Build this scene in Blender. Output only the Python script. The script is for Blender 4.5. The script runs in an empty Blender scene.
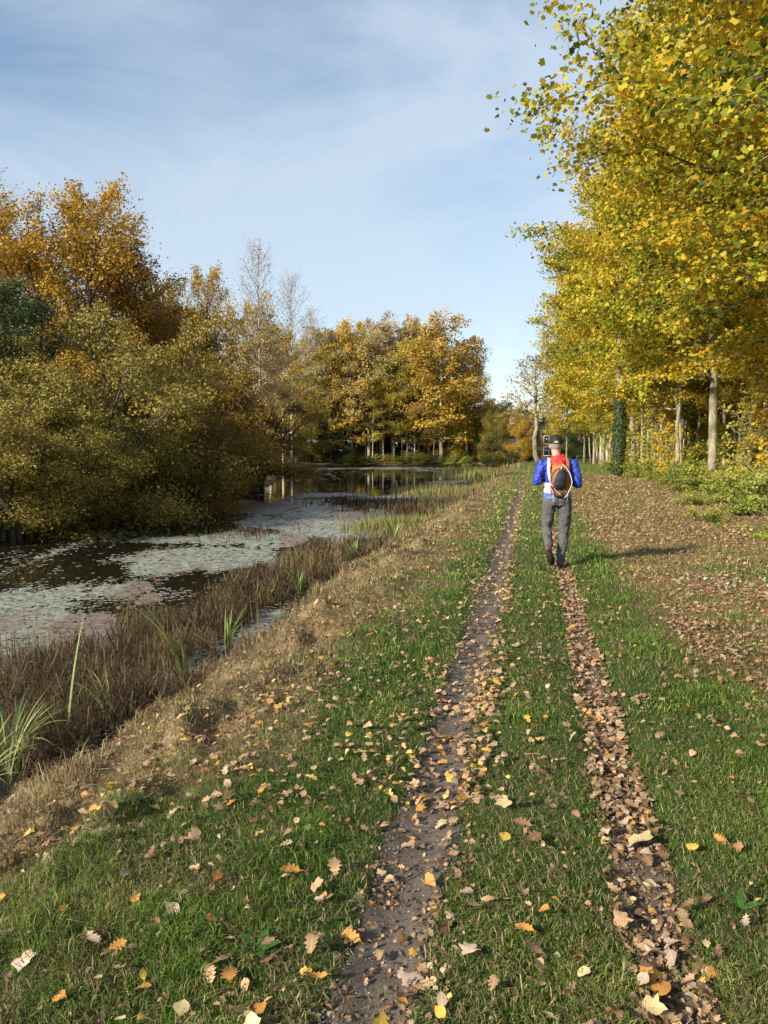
import bpy, math, numpy as np
from mathutils import Vector, Matrix
RNG = np.random.default_rng(7)
SC = bpy.context.scene
COL = SC.collection
R = math.radians
# ------------------------------------------------------------------ camera model (used to place things read off the photo)
F, PITCH, CAMH = 740.0, math.atan(62/740), 1.6
cP, sP = math.cos(PITCH), math.sin(PITCH)
def P(px, py, z=0.0):
    """ground point seen at that place in the photograph"""
    xr, yr = (px-384)/F, (512-py)/F
    d = (xr, cP+yr*sP, -sP+yr*cP)
    t = (z-CAMH)/d[2]
    return d[0]*t, d[1]*t
def X(px, y):   # x of a thing at distance y seen in column px
    return (px-384)/F*y
def TOP(py, y): # height of a thing at distance y whose top shows at row py
    return (450-py)/F*y+CAMH
# ------------------------------------------------------------------ noise
def _hash(ix, iy, seed):
    h = (ix.astype(np.int64)*374761393 + iy.astype(np.int64)*668265263 + seed*1442695041) & 0x7fffffff
    h = ((h ^ (h >> 13))*1274126177) & 0x7fffffff
    h = (h ^ (h >> 16)) & 0xffff
    return h/65535.0
def vnoise(x, y, seed=0):
    x = np.asarray(x, float); y = np.asarray(y, float)
    ix, iy = np.floor(x), np.floor(y)
    fx, fy = x-ix, y-iy
    fx = fx*fx*(3-2*fx); fy = fy*fy*(3-2*fy)
    a = _hash(ix, iy, seed); b = _hash(ix+1, iy, seed); c = _hash(ix, iy+1, seed); d = _hash(ix+1, iy+1, seed)
    return (a*(1-fx)+b*fx)*(1-fy)+(c*(1-fx)+d*fx)*fy
def fbm(x, y, seed=0, o=4):
    s = 0; a = .5; n = 0
    for k in range(o):
        s = s+a*vnoise(x*2**k, y*2**k, seed+k*17); n += a; a *= .5
    return s/n
def ss(a, b, x):
    t = np.clip((x-a)/(b-a), 0, 1)
    return t*t*(3-2*t)
# ------------------------------------------------------------------ mesh buffer
class Buf:
    def __init__(s): s.v = []; s.f = {}; s.c = []; s.n = 0
    def add(s, v, faces, col=None):
        v = np.asarray(v, np.float32).reshape(-1, 3)
        for f in faces:
            f = np.asarray(f, np.int32)
            if f.size: s.f.setdefault(f.shape[1], []).append(f+s.n)
        s.v.append(v)
        c = np.ones((len(v), 4), np.float32)
        if col is not None: c[:] = col
        s.c.append(c); s.n += len(v)
    def mesh(s, name, mats, smooth=False):
        me = bpy.data.meshes.new(name)
        v = np.concatenate(s.v); me.vertices.add(len(v)); me.vertices.foreach_set('co', v.ravel())
        loops = []; starts = []; off = 0
        for k, L in s.f.items():
            a = np.concatenate(L); loops.append(a.ravel())
            starts.append(off+np.arange(len(a), dtype=np.int32)*k); off += a.size
        lo = np.concatenate(loops); st = np.concatenate(starts)
        me.loops.add(len(lo)); me.loops.foreach_set('vertex_index', lo.astype(np.int32))
        me.polygons.add(len(st)); me.polygons.foreach_set('loop_start', st.astype(np.int32))
        if smooth: me.polygons.foreach_set('use_smooth', np.ones(len(st), bool))
        me.update(calc_edges=True)
        at = me.color_attributes.new('Col', 'FLOAT_COLOR', 'POINT')
        at.data.foreach_set('color', np.concatenate(s.c).ravel())
        for m in (mats if isinstance(mats, list) else [mats]): me.materials.append(m)
        return me
    def obj(s, name, mat, parent=None, smooth=False):
        return link(name, s.mesh(name, mat, smooth), parent)
def link(name, data, parent=None):
    o = bpy.data.objects.new(name, data); COL.objects.link(o)
    if parent is not None: o.parent = parent
    return o
def tag(o, label=None, cat=None, group=None, kind=None):
    if label: o['label'] = label
    if cat: o['category'] = cat
    if group: o['group'] = group
    if kind: o['kind'] = kind
    return o
def thing(name, label, cat, loc=(0, 0, 0), rz=0, group=None):
    o = link(name, None); o.location = loc; o.rotation_euler.z = rz
    return tag(o, label, cat, group)
def copy_tree(o, parent=None):
    c = o.copy(); COL.objects.link(c)
    if parent is not None: c.parent = parent
    for ch in o.children: copy_tree(ch, c)
    return c
# ------------------------------------------------------------------ materials
def newmat(name):
    m = bpy.data.materials.new(name); m.use_nodes = True
    nt = m.node_tree; nt.nodes.clear()
    out = nt.nodes.new('ShaderNodeOutputMaterial')
    return m, nt, out
def N(nt, typ, **kw):
    n = nt.nodes.new(typ)
    for k, v in kw.items():
        if k in n.inputs: n.inputs[k].default_value = v
        else: setattr(n, k, v)
    return n
def ramp(nt, stops, fac=None, mode='LINEAR'):
    n = nt.nodes.new('ShaderNodeValToRGB'); cr = n.color_ramp; cr.interpolation = mode
    while len(cr.elements) > 1: cr.elements.remove(cr.elements[-1])
    cr.elements[0].position = stops[0][0]; cr.elements[0].color = (*stops[0][1], 1)
    for p, c in stops[1:]:
        e = cr.elements.new(p); e.color = (*c, 1)
    if fac is not None: nt.links.new(fac, n.inputs[0])
    return n
def mix(nt, fac, a, b, typ='MIX'):
    n = nt.nodes.new('ShaderNodeMix'); n.data_type = 'RGBA'; n.blend_type = typ
    for v, i in ((fac, 0), (a, 6), (b, 7)):
        if isinstance(v, (int, float)): n.inputs[i].default_value = v
        elif isinstance(v, tuple): n.inputs[i].default_value = (*v, 1)
        else: nt.links.new(v, n.inputs[i])
    return n.outputs[2]
def leaf_mat(name, stops, transl=.35, rough=.55, spec=.25, vein=0.0):
    """leaf colour from the leaf's own random number"""
    m, nt, out = newmat(name)
    at = N(nt, 'ShaderNodeAttribute', attribute_name='Col')
    sep = N(nt, 'ShaderNodeSeparateColor'); nt.links.new(at.outputs['Color'], sep.inputs[0])
    rp = ramp(nt, stops, sep.outputs[0])
    tc = N(nt, 'ShaderNodeTexCoord')
    nz = N(nt, 'ShaderNodeTexNoise', Scale=60.0, Detail=3.0); nt.links.new(tc.outputs['Object'], nz.inputs['Vector'])
    mr = N(nt, 'ShaderNodeMapRange'); mr.inputs[1].default_value = .3; mr.inputs[2].default_value = .7
    mr.inputs[3].default_value = .72; mr.inputs[4].default_value = 1.15
    nt.links.new(nz.outputs[0], mr.inputs[0])
    hs = N(nt, 'ShaderNodeHueSaturation'); nt.links.new(rp.outputs[0], hs.inputs['Color']); nt.links.new(mr.outputs[0], hs.inputs['Value'])
    pb = N(nt, 'ShaderNodeBsdfPrincipled', Roughness=rough); pb.inputs['Specular IOR Level'].default_value = spec
    nt.links.new(hs.outputs[0], pb.inputs['Base Color'])
    if transl > 0:
        tr = N(nt, 'ShaderNodeBsdfTranslucent'); nt.links.new(hs.outputs[0], tr.inputs[0])
        mx = N(nt, 'ShaderNodeMixShader'); mx.inputs[0].default_value = transl
        nt.links.new(pb.outputs[0], mx.inputs[1]); nt.links.new(tr.outputs[0], mx.inputs[2]); nt.links.new(mx.outputs[0], out.inputs[0])
    else: nt.links.new(pb.outputs[0], out.inputs[0])
    return m
def bark_mat(name, dark, light, scale=6, moss=None):
    m, nt, out = newmat(name)
    tc = N(nt, 'ShaderNodeTexCoord'); mp = N(nt, 'ShaderNodeMapping'); mp.inputs['Scale'].default_value = (scale*2, scale*2, scale*.45)
    nt.links.new(tc.outputs['Object'], mp.inputs[0])
    nz = N(nt, 'ShaderNodeTexNoise', Scale=1.0, Detail=6.0, Roughness=.65); nt.links.new(mp.outputs[0], nz.inputs['Vector'])
    rp = ramp(nt, [(.32, dark), (.62, light)], nz.outputs[0]); c = rp.outputs[0]
    if moss:
        n2 = N(nt, 'ShaderNodeTexNoise', Scale=1.3, Detail=4.0); nt.links.new(tc.outputs['Object'], n2.inputs['Vector'])
        r2 = ramp(nt, [(.48, (0, 0, 0)), (.62, (1, 1, 1))], n2.outputs[0]); c = mix(nt, r2.outputs[0], c, moss)
    pb = N(nt, 'ShaderNodeBsdfPrincipled', Roughness=.85); nt.links.new(c, pb.inputs['Base Color'])
    bp = N(nt, 'ShaderNodeBump', Strength=.7, Distance=.03); nt.links.new(nz.outputs[0], bp.inputs['Height']); nt.links.new(bp.outputs[0], pb.inputs['Normal'])
    nt.links.new(pb.outputs[0], out.inputs[0]); return m
def plain_mat(name, col, rough=.7, nscale=30, var=.25, metal=0, spec=.4, bump=.0, col2=None):
    m, nt, out = newmat(name)
    tc = N(nt, 'ShaderNodeTexCoord'); nz = N(nt, 'ShaderNodeTexNoise', Scale=float(nscale), Detail=5.0); nt.links.new(tc.outputs['Object'], nz.inputs['Vector'])
    c2 = col2 or tuple(min(1, v*(1+var)) for v in col)
    rp = ramp(nt, [(.3, tuple(v*(1-var) for v in col)), (.7, c2)], nz.outputs[0])
    pb = N(nt, 'ShaderNodeBsdfPrincipled', Roughness=rough, Metallic=metal); pb.inputs['Specular IOR Level'].default_value = spec
    nt.links.new(rp.outputs[0], pb.inputs['Base Color'])
    if bump:
        bp = N(nt, 'ShaderNodeBump', Strength=bump, Distance=.01); nt.links.new(nz.outputs[0], bp.inputs['Height']); nt.links.new(bp.outputs[0], pb.inputs['Normal'])
    nt.links.new(pb.outputs[0], out.inputs[0]); return m

# ------------------------------------------------------------------ terrain
def U(x, y): return (x-.2*y)/1.02
def XU(u, y): return .2*y+1.02*u
_uy = [-60, 0, 13, 20, 25, 42, 60, 89, 112, 130]; _ul = [-11, -11, -11.3, -13.6, -14.6, -14.9, -20, -28, -33, -34]
def shoreL(y): return np.interp(y, _uy, _ul)
WZ = -.80
def height(x, y, rut=True, fine=True):
    x = np.asarray(x, float); y = np.asarray(y, float); u = U(x, y)
    wob = (fbm(y*.35, u*.1, 5)-.5)*.9
    sR = 1-ss(-5.2, -1.35, u+wob*ss(-1, -3, u))
    sL = ss(-2.2, 1.6, u-shoreL(y)+(fbm(x*.25, y*.25, 9)-.5)*2)
    sE = 1-ss(108, 116, y+(fbm(x*.1, y*.1, 3)-.5)*5)
    z = -1.5*sR*sL*sE
    z = z+(fbm(x*.5, y*.5, 21)-.5)*.09*ss(.9, 2.2, np.abs(u))
    z = z+((fbm(x*1.6, y*1.6, 23)-.5)*.5+(fbm(x*5, y*5, 24, 3)-.5)*.2)*ss(-1.2, -2.0, u)*(1-ss(-3.9, -4.6, u))
    z = z-.32*(1-ss(-30, -9, u))*(1-sL*sE)
    z = z+.25*ss(5, 14, u)+ (fbm(x*.06, y*.06, 33)-.5)*1.0*ss(6, 30, np.abs(u))*(1-sL*sE*sR)
    if rut:
        for c in (-.43, .43):
            z = z-.035*np.exp(-((u-c)/.13)**2)
        z = z+.012*np.exp(-(u/.2)**2)
    if fine:
        z = z+(fbm(x*4, y*4, 41, 3)-.5)*.03+(fbm(x*17, y*17, 43, 2)-.5)*.012
    return z
def H(x, y, fine=True): return float(height(x, y, True, fine))
def rutw(y, side):   # half widths of the two wheel ruts
    y = np.asarray(y, float)
    if side < 0: return .13+.06*(fbm(y*1.5, 3, 61)-.5)*2
    return .075+.045*(fbm(y*1.9, 8, 62)-.5)*2
def axis(parts):
    out = []
    for a, b, st in parts: out.append(np.arange(a, b-1e-6, st))
    return np.concatenate(out)
ys = np.concatenate([np.array([-60, -40, -25, -15, -8, -4, -1, .5]), axis([(1.3, 7, .035), (7, 16, .09), (16, 45, .35), (45, 130, 1.5)]), np.array([130, 145, 170, 210, 280, 400, 600, 1000.])])
usl = np.concatenate([np.array([-900, -400, -200, -120, -80, -60, -50.]), axis([(-44, -16, 1.0), (-16, -5.5, .3), (-5.5, 2.6, .04), (2.6, 9, .15), (9, 30, 1.0)]), np.array([30, 40, 60, 100, 200, 400, 900.])])
gy, gu = np.meshgrid(ys, usl, indexing='ij')
gx = XU(gu, gy)
gz = height(gx, gy)
for c, s in ((-.43, -1), (.43, 1)):   # the sheet dips a little under the ruts
    gz = gz-.006*(1-ss(rutw(gy, s)*.75, rutw(gy, s)*1.05, np.abs(gu-c)))*(gy < 60)
ny, nu = gy.shape
idx = np.arange(ny*nu).reshape(ny, nu)
quads = np.stack([idx[:-1, :-1], idx[:-1, 1:], idx[1:, 1:], idx[1:, :-1]], -1).reshape(-1, 4)
def zone_dirt(x, y):
    u = U(x, y)
    a = np.maximum(1-ss(.8, 1.35, np.abs(u+.43)/rutw(y, -1)), 1-ss(.8, 1.35, np.abs(u-.43)/rutw(y, 1)))
    return a*(1-ss(28, 45, y))
def zone_straw(x, y):   # dry matted grass on the bank
    u = U(x, y)
    e = -1.32+(fbm(x*.8, y*.8, 71)-.5)*1.9+.25*ss(6, 14, y)
    return (1-ss(e-.45, e+.35, u))*(u > -5)
def zone_leaf(x, y):    # brown leaf carpet right of the track
    u = U(x, y)
    e = 1.3-.3*ss(3, 8, y)+(fbm(x*.9, y*.9, 73)-.5)*.7
    g = .75+.25*ss(.42, .6, fbm(x*.7, y*.5, 75))
    far = 1-ss(36, 60, y)
    return np.maximum(ss(e-.2, e+.45, u)*np.maximum(g, ss(9, 13, y))*far, 1.0*(u < -6)*(y < 140))
zc = np.ones((ny*nu, 4), np.float32)
zc[:, 0] = zone_dirt(gx, gy).ravel(); zc[:, 1] = zone_straw(gx, gy).ravel(); zc[:, 2] = zone_leaf(gx, gy).ravel()
b = Buf(); b.add(np.stack([gx, gy, gz], -1).reshape(-1, 3), [quads]); b.c = [zc]
def ground_mat():
    m, nt, out = newmat('soil_and_turf'); L = nt.links.new
    tc = N(nt, 'ShaderNodeTexCoord'); pos = tc.outputs['Object']
    at = N(nt, 'ShaderNodeAttribute', attribute_name='Col'); sp = N(nt, 'ShaderNodeSeparateColor'); L(at.outputs['Color'], sp.inputs[0])
    def nz(s, d=6, r=.6):
        n = N(nt, 'ShaderNodeTexNoise', Scale=float(s), Detail=float(d), Roughness=r); L(pos, n.inputs['Vector']); return n.outputs[0]
    n1, n2, n3, n4 = nz(70), nz(14), nz(1.7, 4), nz(300, 3)
    green = ramp(nt, [(.3, (.022, .03, .009)), (.5, (.045, .075, .016)), (.7, (.085, .12, .03))], n1).outputs[0]
    gfar = ramp(nt, [(.3, (.05, .075, .02)), (.5, (.12, .15, .035)), (.7, (.22, .2, .07))], n2).outputs[0]
    sx = N(nt, 'ShaderNodeSeparateXYZ'); L(pos, sx.inputs[0])
    fr = N(nt, 'ShaderNodeMapRange'); L(sx.outputs[1], fr.inputs[0]); fr.inputs[1].default_value = 12; fr.inputs[2].default_value = 30
    c = mix(nt, fr.outputs[0], green, gfar)
    straw = ramp(nt, [(.28, (.06, .042, .024)), (.48, (.18, .13, .07)), (.6, (.28, .2, .11)), (.75, (.4, .3, .17))], n1).outputs[0]
    leafy = ramp(nt, [(.28, (.06, .04, .022)), (.45, (.17, .11, .055)), (.58, (.28, .19, .095)), (.75, (.42, .3, .16))], n1).outputs[0]
    dirt = ramp(nt, [(.3, (.03, .025, .022)), (.6, (.075, .063, .055)), (.8, (.12, .1, .085))], n1).outputs[0]
    c = mix(nt, sp.outputs[1], c, straw); c = mix(nt, sp.outputs[2], c, leafy); c = mix(nt, sp.outputs[0], c, dirt)
    # wet mud under the water line
    mz = N(nt, 'ShaderNodeMapRange'); L(sx.outputs[2], mz.inputs[0]); mz.inputs[1].default_value = -.62; mz.inputs[2].default_value = -.78
    c = mix(nt, mz.outputs[0], c, (.018, .015, .01))
    pb = N(nt, 'ShaderNodeBsdfPrincipled', Roughness=.9); pb.inputs['Specular IOR Level'].default_value = .2; L(c, pb.inputs['Base Color'])
    bp = N(nt, 'ShaderNodeBump', Strength=.8, Distance=.012); L(n1, bp.inputs['Height']); L(bp.outputs[0], pb.inputs['Normal'])
    L(pb.outputs[0], out.inputs[0]); return m
tag(b.obj('ground', ground_mat(), smooth=True), kind='structure')
# wheel ruts
def path_mat():
    m, nt, out = newmat('gravelly_dirt'); L = nt.links.new
    tc = N(nt, 'ShaderNodeTexCoord'); pos = tc.outputs['Object']
    n1 = N(nt, 'ShaderNodeTexNoise', Scale=9.0, Detail=8.0, Roughness=.65); L(pos, n1.inputs['Vector'])
    vo = N(nt, 'ShaderNodeTexVoronoi', Scale=130.0); L(pos, vo.inputs['Vector'])
    n2 = N(nt, 'ShaderNodeTexNoise', Scale=220.0, Detail=3.0); L(pos, n2.inputs['Vector'])
    base = ramp(nt, [(.3, (.065, .05, .038)), (.6, (.13, .105, .085)), (.8, (.19, .155, .125))], n1.outputs[0]).outputs[0]
    spk = ramp(nt, [(.0, (.32, .3, .28)), (.16, (.2, .18, .17)), (.22, (0, 0, 0))], vo.outputs['Distance'])
    fac = ramp(nt, [(.12, (1, 1, 1)), (.2, (0, 0, 0))], vo.outputs['Distance'])
    thin = ramp(nt, [(.52, (0, 0, 0)), (.6, (.8, .8, .8))], n2.outputs[0])
    f = mix(nt, 1.0, fac.outputs[0], thin.outputs[0], 'MULTIPLY')
    c = mix(nt, f, base, spk.outputs[0])
    pb = N(nt, 'ShaderNodeBsdfPrincipled', Roughness=.75); L(c, pb.inputs['Base Color'])
    bp = N(nt, 'ShaderNodeBump', Strength=.6, Distance=.006); L(n2.outputs[0], bp.inputs['Height']); L(bp.outputs[0], pb.inputs['Normal'])
    L(pb.outputs[0], out.inputs[0]); return m
pm = path_mat()
def ribbon(cu, side, y0, y1):
    yy = np.concatenate([np.arange(y0, 8, .035), np.arange(8, y1, .12)])
    t = np.linspace(-1, 1, 13)
    Y, T = np.meshgrid(yy, t, indexing='ij')
    w = rutw(Y, side)*(1+.45*(fbm(Y*3.1, T*2, 91+side, 3)-.5))*(1-.0*Y)
    u = cu+T*w; x = XU(u, Y)
    z = height(x, Y)+.004-.006*np.abs(T)**6
    bb = Buf(); i = np.arange(Y.size).reshape(Y.shape)
    bb.add(np.stack([x, Y, z], -1).reshape(-1, 3), [np.stack([i[:-1, :-1], i[:-1, 1:], i[1:, 1:], i[1:, :-1]], -1).reshape(-1, 4)])
    return tag(bb.obj('path', pm, smooth=True), kind='structure')
ribbon(-.43, -1, .8, 42); ribbon(.43, 1, .8, 36)
# water
def water_mat():
    m, nt, out = newmat('pond_water'); L = nt.links.new
    tc = N(nt, 'ShaderNodeTexCoord')
    n = N(nt, 'ShaderNodeTexNoise', Scale=2.2, Detail=4.0); L(tc.outputs['Object'], n.inputs['Vector'])
    pb = N(nt, 'ShaderNodeBsdfPrincipled', Roughness=.04, IOR=1.33); pb.inputs['Base Color'].default_value = (.012, .011, .007, 1)
    bp = N(nt, 'ShaderNodeBump', Strength=.05, Distance=.05); L(n.outputs[0], bp.inputs['Height']); L(bp.outputs[0], pb.inputs['Normal'])
    L(pb.outputs[0], out.inputs[0]); return m
b = Buf()
wy = np.array([-58., 0, 20, 45, 70, 95, 117.]); pts = []
for y in wy: pts += [(XU(float(shoreL(y))-2.6, y), y, WZ), (XU(-2.0, y), y, WZ)]
b.add(pts, [[(2*i, 2*i+1, 2*i+3, 2*i+2) for i in range(len(wy)-1)]])
tag(b.obj('water', water_mat()), kind='structure')

# ------------------------------------------------------------------ leaf shapes
def strip_leaf(wl, bend=.12, k=None):
    """midrib with two halves; wl = half widths along it, length 1"""
    n = len(wl); t = np.linspace(0, 1, n)
    mid = np.stack([t, 0*t, -bend*(2*t-1)**2], -1)
    l = np.stack([t, wl, -bend*(2*t-1)**2+.35*np.array(wl)**1.2*.6], -1); r = l*[1, -1, 1]
    v = np.concatenate([mid, l, r]); v[:, 0] -= .5
    f = [(i, i+1, n+i+1, n+i) for i in range(n-1)]+[(i+1, i, 2*n+i, 2*n+i+1) for i in range(n-1)]
    return v.astype(np.float32), [np.array(f)]
OAK = strip_leaf([.01, .07, .2, .1, .27, .15, .33, .19, .27, .12, .02], .1)
OAK_S = strip_leaf([.02, .2, .1, .32, .17, .26, .03], .1)
ROUND = strip_leaf([.02, .25, .37, .42, .38, .25, .03], .14)
OVAL = strip_leaf([.01, .16, .25, .27, .22, .12, .01], .12)
def fan_leaf(angs, rads, cup=.1):
    a = np.radians(angs); v = np.stack([np.cos(a)*rads, np.sin(a)*rads, cup*np.array(rads)**2*np.cos(3*a)], -1)
    v = np.concatenate([[[0, 0, .02]], v]); n = len(rads)
    return v.astype(np.float32)-np.float32([[.1, 0, 0]]), [np.array([(0, 1+i, 1+(i+1) % n) for i in range(n)])]
_a = [0, 14, 28, 42, 56, 70, 88, 104, 120, 150, 178]
_r = [.6, .46, .38, .48, .54, .42, .38, .42, .44, .34, .2]
MAPLE = fan_leaf(_a+[-x for x in _a[1:-1]][::-1]+[], _r+_r[1:-1][::-1])
_am = [0, 28, 52, 84, 112, 180]; _rm = [.58, .37, .53, .37, .44, .2]
MAPLE_F = fan_leaf(_am+[-x for x in _am[1:-1]][::-1], _rm+_rm[1:-1][::-1], .05)
# flat polygon for canopies
def ngon(T):
    v = T[0][1:].copy(); v[:, 2] += .35*v[:, 1]**2*np.sign(v[:, 1])+.12*np.sin(v[:, 0]*9); return v, [np.arange(len(v))[None, :]]
MAPLE_C = ngon(MAPLE_F)
DIAM = (np.float32([(-.5, 0, 0), (0, .3, .05), (.5, 0, 0), (0, -.3, .05)]), [np.array([(0, 1, 2, 3)])])
LEAF6 = (np.float32([(-.5, 0, 0), (-.15, .28, .05), (.2, .25, .05), (.5, 0, 0), (.2, -.25, .05), (-.15, -.28, .05)]), [np.array([(0, 1, 2, 3), (0, 3, 4, 5)])])
def frames(nrm, rng, spin=None):
    n = nrm/np.linalg.norm(nrm, axis=1, keepdims=True)
    a = rng.normal(size=n.shape) if spin is None else spin
    t = a-(a*n).sum(1, keepdims=True)*n; t /= np.linalg.norm(t, axis=1, keepdims=True)+1e-9
    return np.stack([t, np.cross(n, t), n], 1)       # rows: local x,y,z
def scatter(buf, T, c, fr, size, col, aspect=None):
    v, fs = T; n = len(c)
    if n == 0: return
    lv = v[None]*np.asarray(size)[:, None, None]
    if aspect is not None: lv = lv*np.stack([np.ones(n), aspect, np.ones(n)], -1)[:, None, :]
    w = np.einsum('nvk,nkj->nvj', lv, fr)+c[:, None, :]
    off = (np.arange(n)*len(v))[:, None, None]
    cc = np.zeros((n, len(v), 4), np.float32); cc[..., 3] = 1; cc[..., :col.shape[1]] = col[:, None, :]
    buf.add(w.reshape(-1, 3), [(f[None]+off).reshape(-1, f.shape[1]) for f in fs], cc.reshape(-1, 4))
def tube(buf, pts, rad, sides=6, col=None):
    pts = np.asarray(pts, float); n = len(pts)
    d = np.gradient(pts, axis=0); d /= np.linalg.norm(d, axis=1, keepdims=True)+1e-9
    ref = np.array([0, 0, 1.]) if abs(d[0, 2]) < .8 else np.array([1., 0, 0])
    a = np.cross(d, ref); a /= np.linalg.norm(a, axis=1, keepdims=True)+1e-9
    bb = np.cross(d, a); th = np.linspace(0, 2*np.pi, sides, endpoint=False)
    ring = pts[:, None]+np.asarray(rad)[:, None, None]*(np.cos(th)[None, :, None]*a[:, None]+np.sin(th)[None, :, None]*bb[:, None])
    i = np.arange(n*sides).reshape(n, sides); j = np.roll(i, -1, 1)
    fs = [np.stack([i[:-1], j[:-1], j[1:], i[1:]], -1).reshape(-1, 4)]
    buf.add(ring.reshape(-1, 3), fs+[i[0][::-1][None], i[-1][None]], col)

# ------------------------------------------------------------------ trees
def make_tree(seed, Ht, tr, base, Rad, nleaf, lsize, T=DIAM, limbs=26, up=.35, droop=.1, stems=1, spread=.35, subs=5, prof='round', gap=.0, lean=0.0, trunk_curve=.25, tight=.55, flat=.8, wild=.55, upw=.75):
    """returns (wood Buf, leaf Buf)"""
    rng = np.random.default_rng(seed); W = Buf(); Lf = Buf(); tips = []
    for s in range(stems):
        az = rng.uniform(0, 2*np.pi); n = 12; t = np.linspace(0, 1, n)
        off = rng.normal(size=(n, 2)).cumsum(0)*trunk_curve*Ht*.012
        out = (spread*Rad*(t**1.3) if stems > 1 else lean*Ht*t**1.5)
        h = Ht*(1 if stems == 1 else rng.uniform(.75, 1))*.97
        tp = np.stack([off[:, 0]+np.cos(az)*out, off[:, 1]+np.sin(az)*out, t*h], -1); tp[0, :2] *= 0
        tp[:, :2] += (0 if stems == 1 else rng.normal(size=2)*.15)
        r = tr*(1-t)**.8*.93+tr*.07; r[0] *= 1.35
        tp[0, 2] -= .3
        tube(W, tp, r, 9 if tr > .15 else 6)
        nl = max(4, limbs//stems)
        for k in range(nl):
            tt = base+(1-base)*((k+rng.uniform(0, .8))/nl)
            tt = min(tt, .97); p0 = np.array([np.interp(tt, t, tp[:, q]) for q in range(3)])
            rel = (tt-base)/(1-base)
            pr = {'round': math.sqrt(max(.05, 1-(2*rel*.9-.75)**2*.75)), 'cone': 1-.85*rel, 'tall': .75+.25*math.sin(rel*3.1), 'dome': math.sqrt(max(.04, 1-rel**2))}[prof]
            if stems > 1: pr *= .75
            ang = k*2.399+rng.uniform(-.5, .5)+seed
            L = Rad*pr*rng.uniform(.6, 1.12); m = 7; q = np.linspace(0, 1, m)
            el = up*(.5+rel*1.3)+rng.uniform(-.15, .15)
            dirh = np.array([math.cos(ang), math.sin(ang)])
            pts = np.zeros((m, 3)); pts[:, :2] = p0[:2]+dirh*(L*q*math.cos(el))[:, None]; pts[:, 2] = p0[2]+L*q*math.sin(el)-droop*L*q**2*(1-rel*.7)
            pts[1:, :] += rng.normal(size=(m-1, 3))*L*.035
            r0 = max(.012, np.interp(tt, t, r)*.5)
            tube(W, pts, r0*(1-q)+.008, 5)
            for sj in range(subs):
                st = .25+.72*(sj+rng.uniform(0, .7))/subs; st = min(st, .98)
                a0 = np.array([np.interp(st, q, pts[:, c]) for c in range(3)])
                dd = (pts[-1]-pts[0])/np.linalg.norm(pts[-1]-pts[0])
                sd = np.array([-dd[1], dd[0], 0])*(1 if sj % 2 else -1)
                v = dd*rng.uniform(.3, .9)+sd*rng.uniform(.4, 1)+np.array([0, 0, rng.uniform(-.25, .5)]); v /= np.linalg.norm(v)
                sl = L*(1-st*.6)*rng.uniform(.3, .6)
                e = np.linspace(0, 1, 4)[:, None]; sp_ = a0+v*sl*e+np.array([0, 0, -.12*sl])*e**2+rng.normal(size=(4, 3))*sl*.04
                sp_[0] = a0
                tube(W, sp_, np.linspace(max(.006, r0*.35), .004, 4), 4)
                for z in range(4):
                    q0 = sp_[0]*(1-(z+1)/4)+sp_[-1]*((z+1)/4)
                    tips.append((q0, sl*.45))
                    if lsize > .05 and z % 2 == 0:
                        vv = rng.normal(size=3)*.6+v; vv /= np.linalg.norm(vv)
                        tw = q0+vv*sl*.5*np.array([[0.], [.5], [1]]); tube(W, tw, [.005, .004, .003], 3)
                        tips.append((tw[-1], sl*.35))
            tips.append((pts[-1], L*.15))
    C = np.array([a for a, _ in tips]); S = np.array([s for _, s in tips])
    keep = rng.uniform(size=len(C)) > gap
    C, S = C[keep], S[keep]
    w = S**1.3; w /= w.sum(); pick = rng.choice(len(C), nleaf, p=w)
    c = C[pick]+rng.normal(size=(nleaf, 3))*(S[pick]*tight+.05)[:, None]*np.array([1, 1, flat])
    c[:, 2] = np.maximum(c[:, 2], .05+rng.uniform(0, .5, nleaf))
    clump = vnoise(C[:, 0]*.9+C[:, 2]*.7, C[:, 1]*.9+C[:, 2]*.4, seed)[pick]
    rnd = np.clip(.05+.68*clump+rng.normal(size=nleaf)*.2+.12*(c[:, 2]/Ht), 0, 1)
    out = c*np.array([1, 1, 0]); out /= np.linalg.norm(out, axis=1, keepdims=True)+1e-6
    nr = out*(1.25-upw)+np.array([0, 0, upw])+rng.normal(size=(nleaf, 3))*wild
    scatter(Lf, T, c.astype(np.float32), frames(nr, rng), lsize*rng.uniform(.45, 1.3, nleaf), np.stack([rnd, rng.uniform(size=nleaf), rnd], -1))
    return W, Lf
PROTO = {}
def proto(key, wood, leaf, *a, **k):
    W, Lf = make_tree(*a, **k)
    PROTO[key] = (W.mesh('wood_'+key, wood, True), Lf.mesh('leaves_'+key, leaf), a[1])
def tree(key, x, y, h, label, cat='tree', name='tree', group=None, rz=None, sxy=None, leaf=None, wood=None, sink=.05):
    wm, lm, H0 = PROTO[key]; s = h/H0
    t = thing(name, label, cat, (x, y, H(x, y, False)-sink), RNG.uniform(0, 6.28) if rz is None else rz, group)
    t.scale = (s*(sxy or 1), s*(sxy or 1), s)
    a = link('trunk', wm, t); c = link('crown', lm, t)
    for o, mt in ((a, wood), (c, leaf)):
        if mt is not None:
            o.material_slots[0].link = 'OBJECT'; o.material_slots[0].material = mt
    return t
GOLD = leaf_mat('maple_yellow_green', [(0, (.06, .10, .012)), (.22, (.25, .29, .025)), (.44, (.52, .46, .04)), (.64, (.66, .48, .04)), (.84, (.72, .46, .035)), (1, (.6, .28, .03))], .42)
GOLDF = leaf_mat('far_yellow', [(0, (.18, .2, .03)), (.35, (.45, .4, .05)), (.65, (.64, .5, .07)), (1, (.62, .36, .05))], .42)
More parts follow.
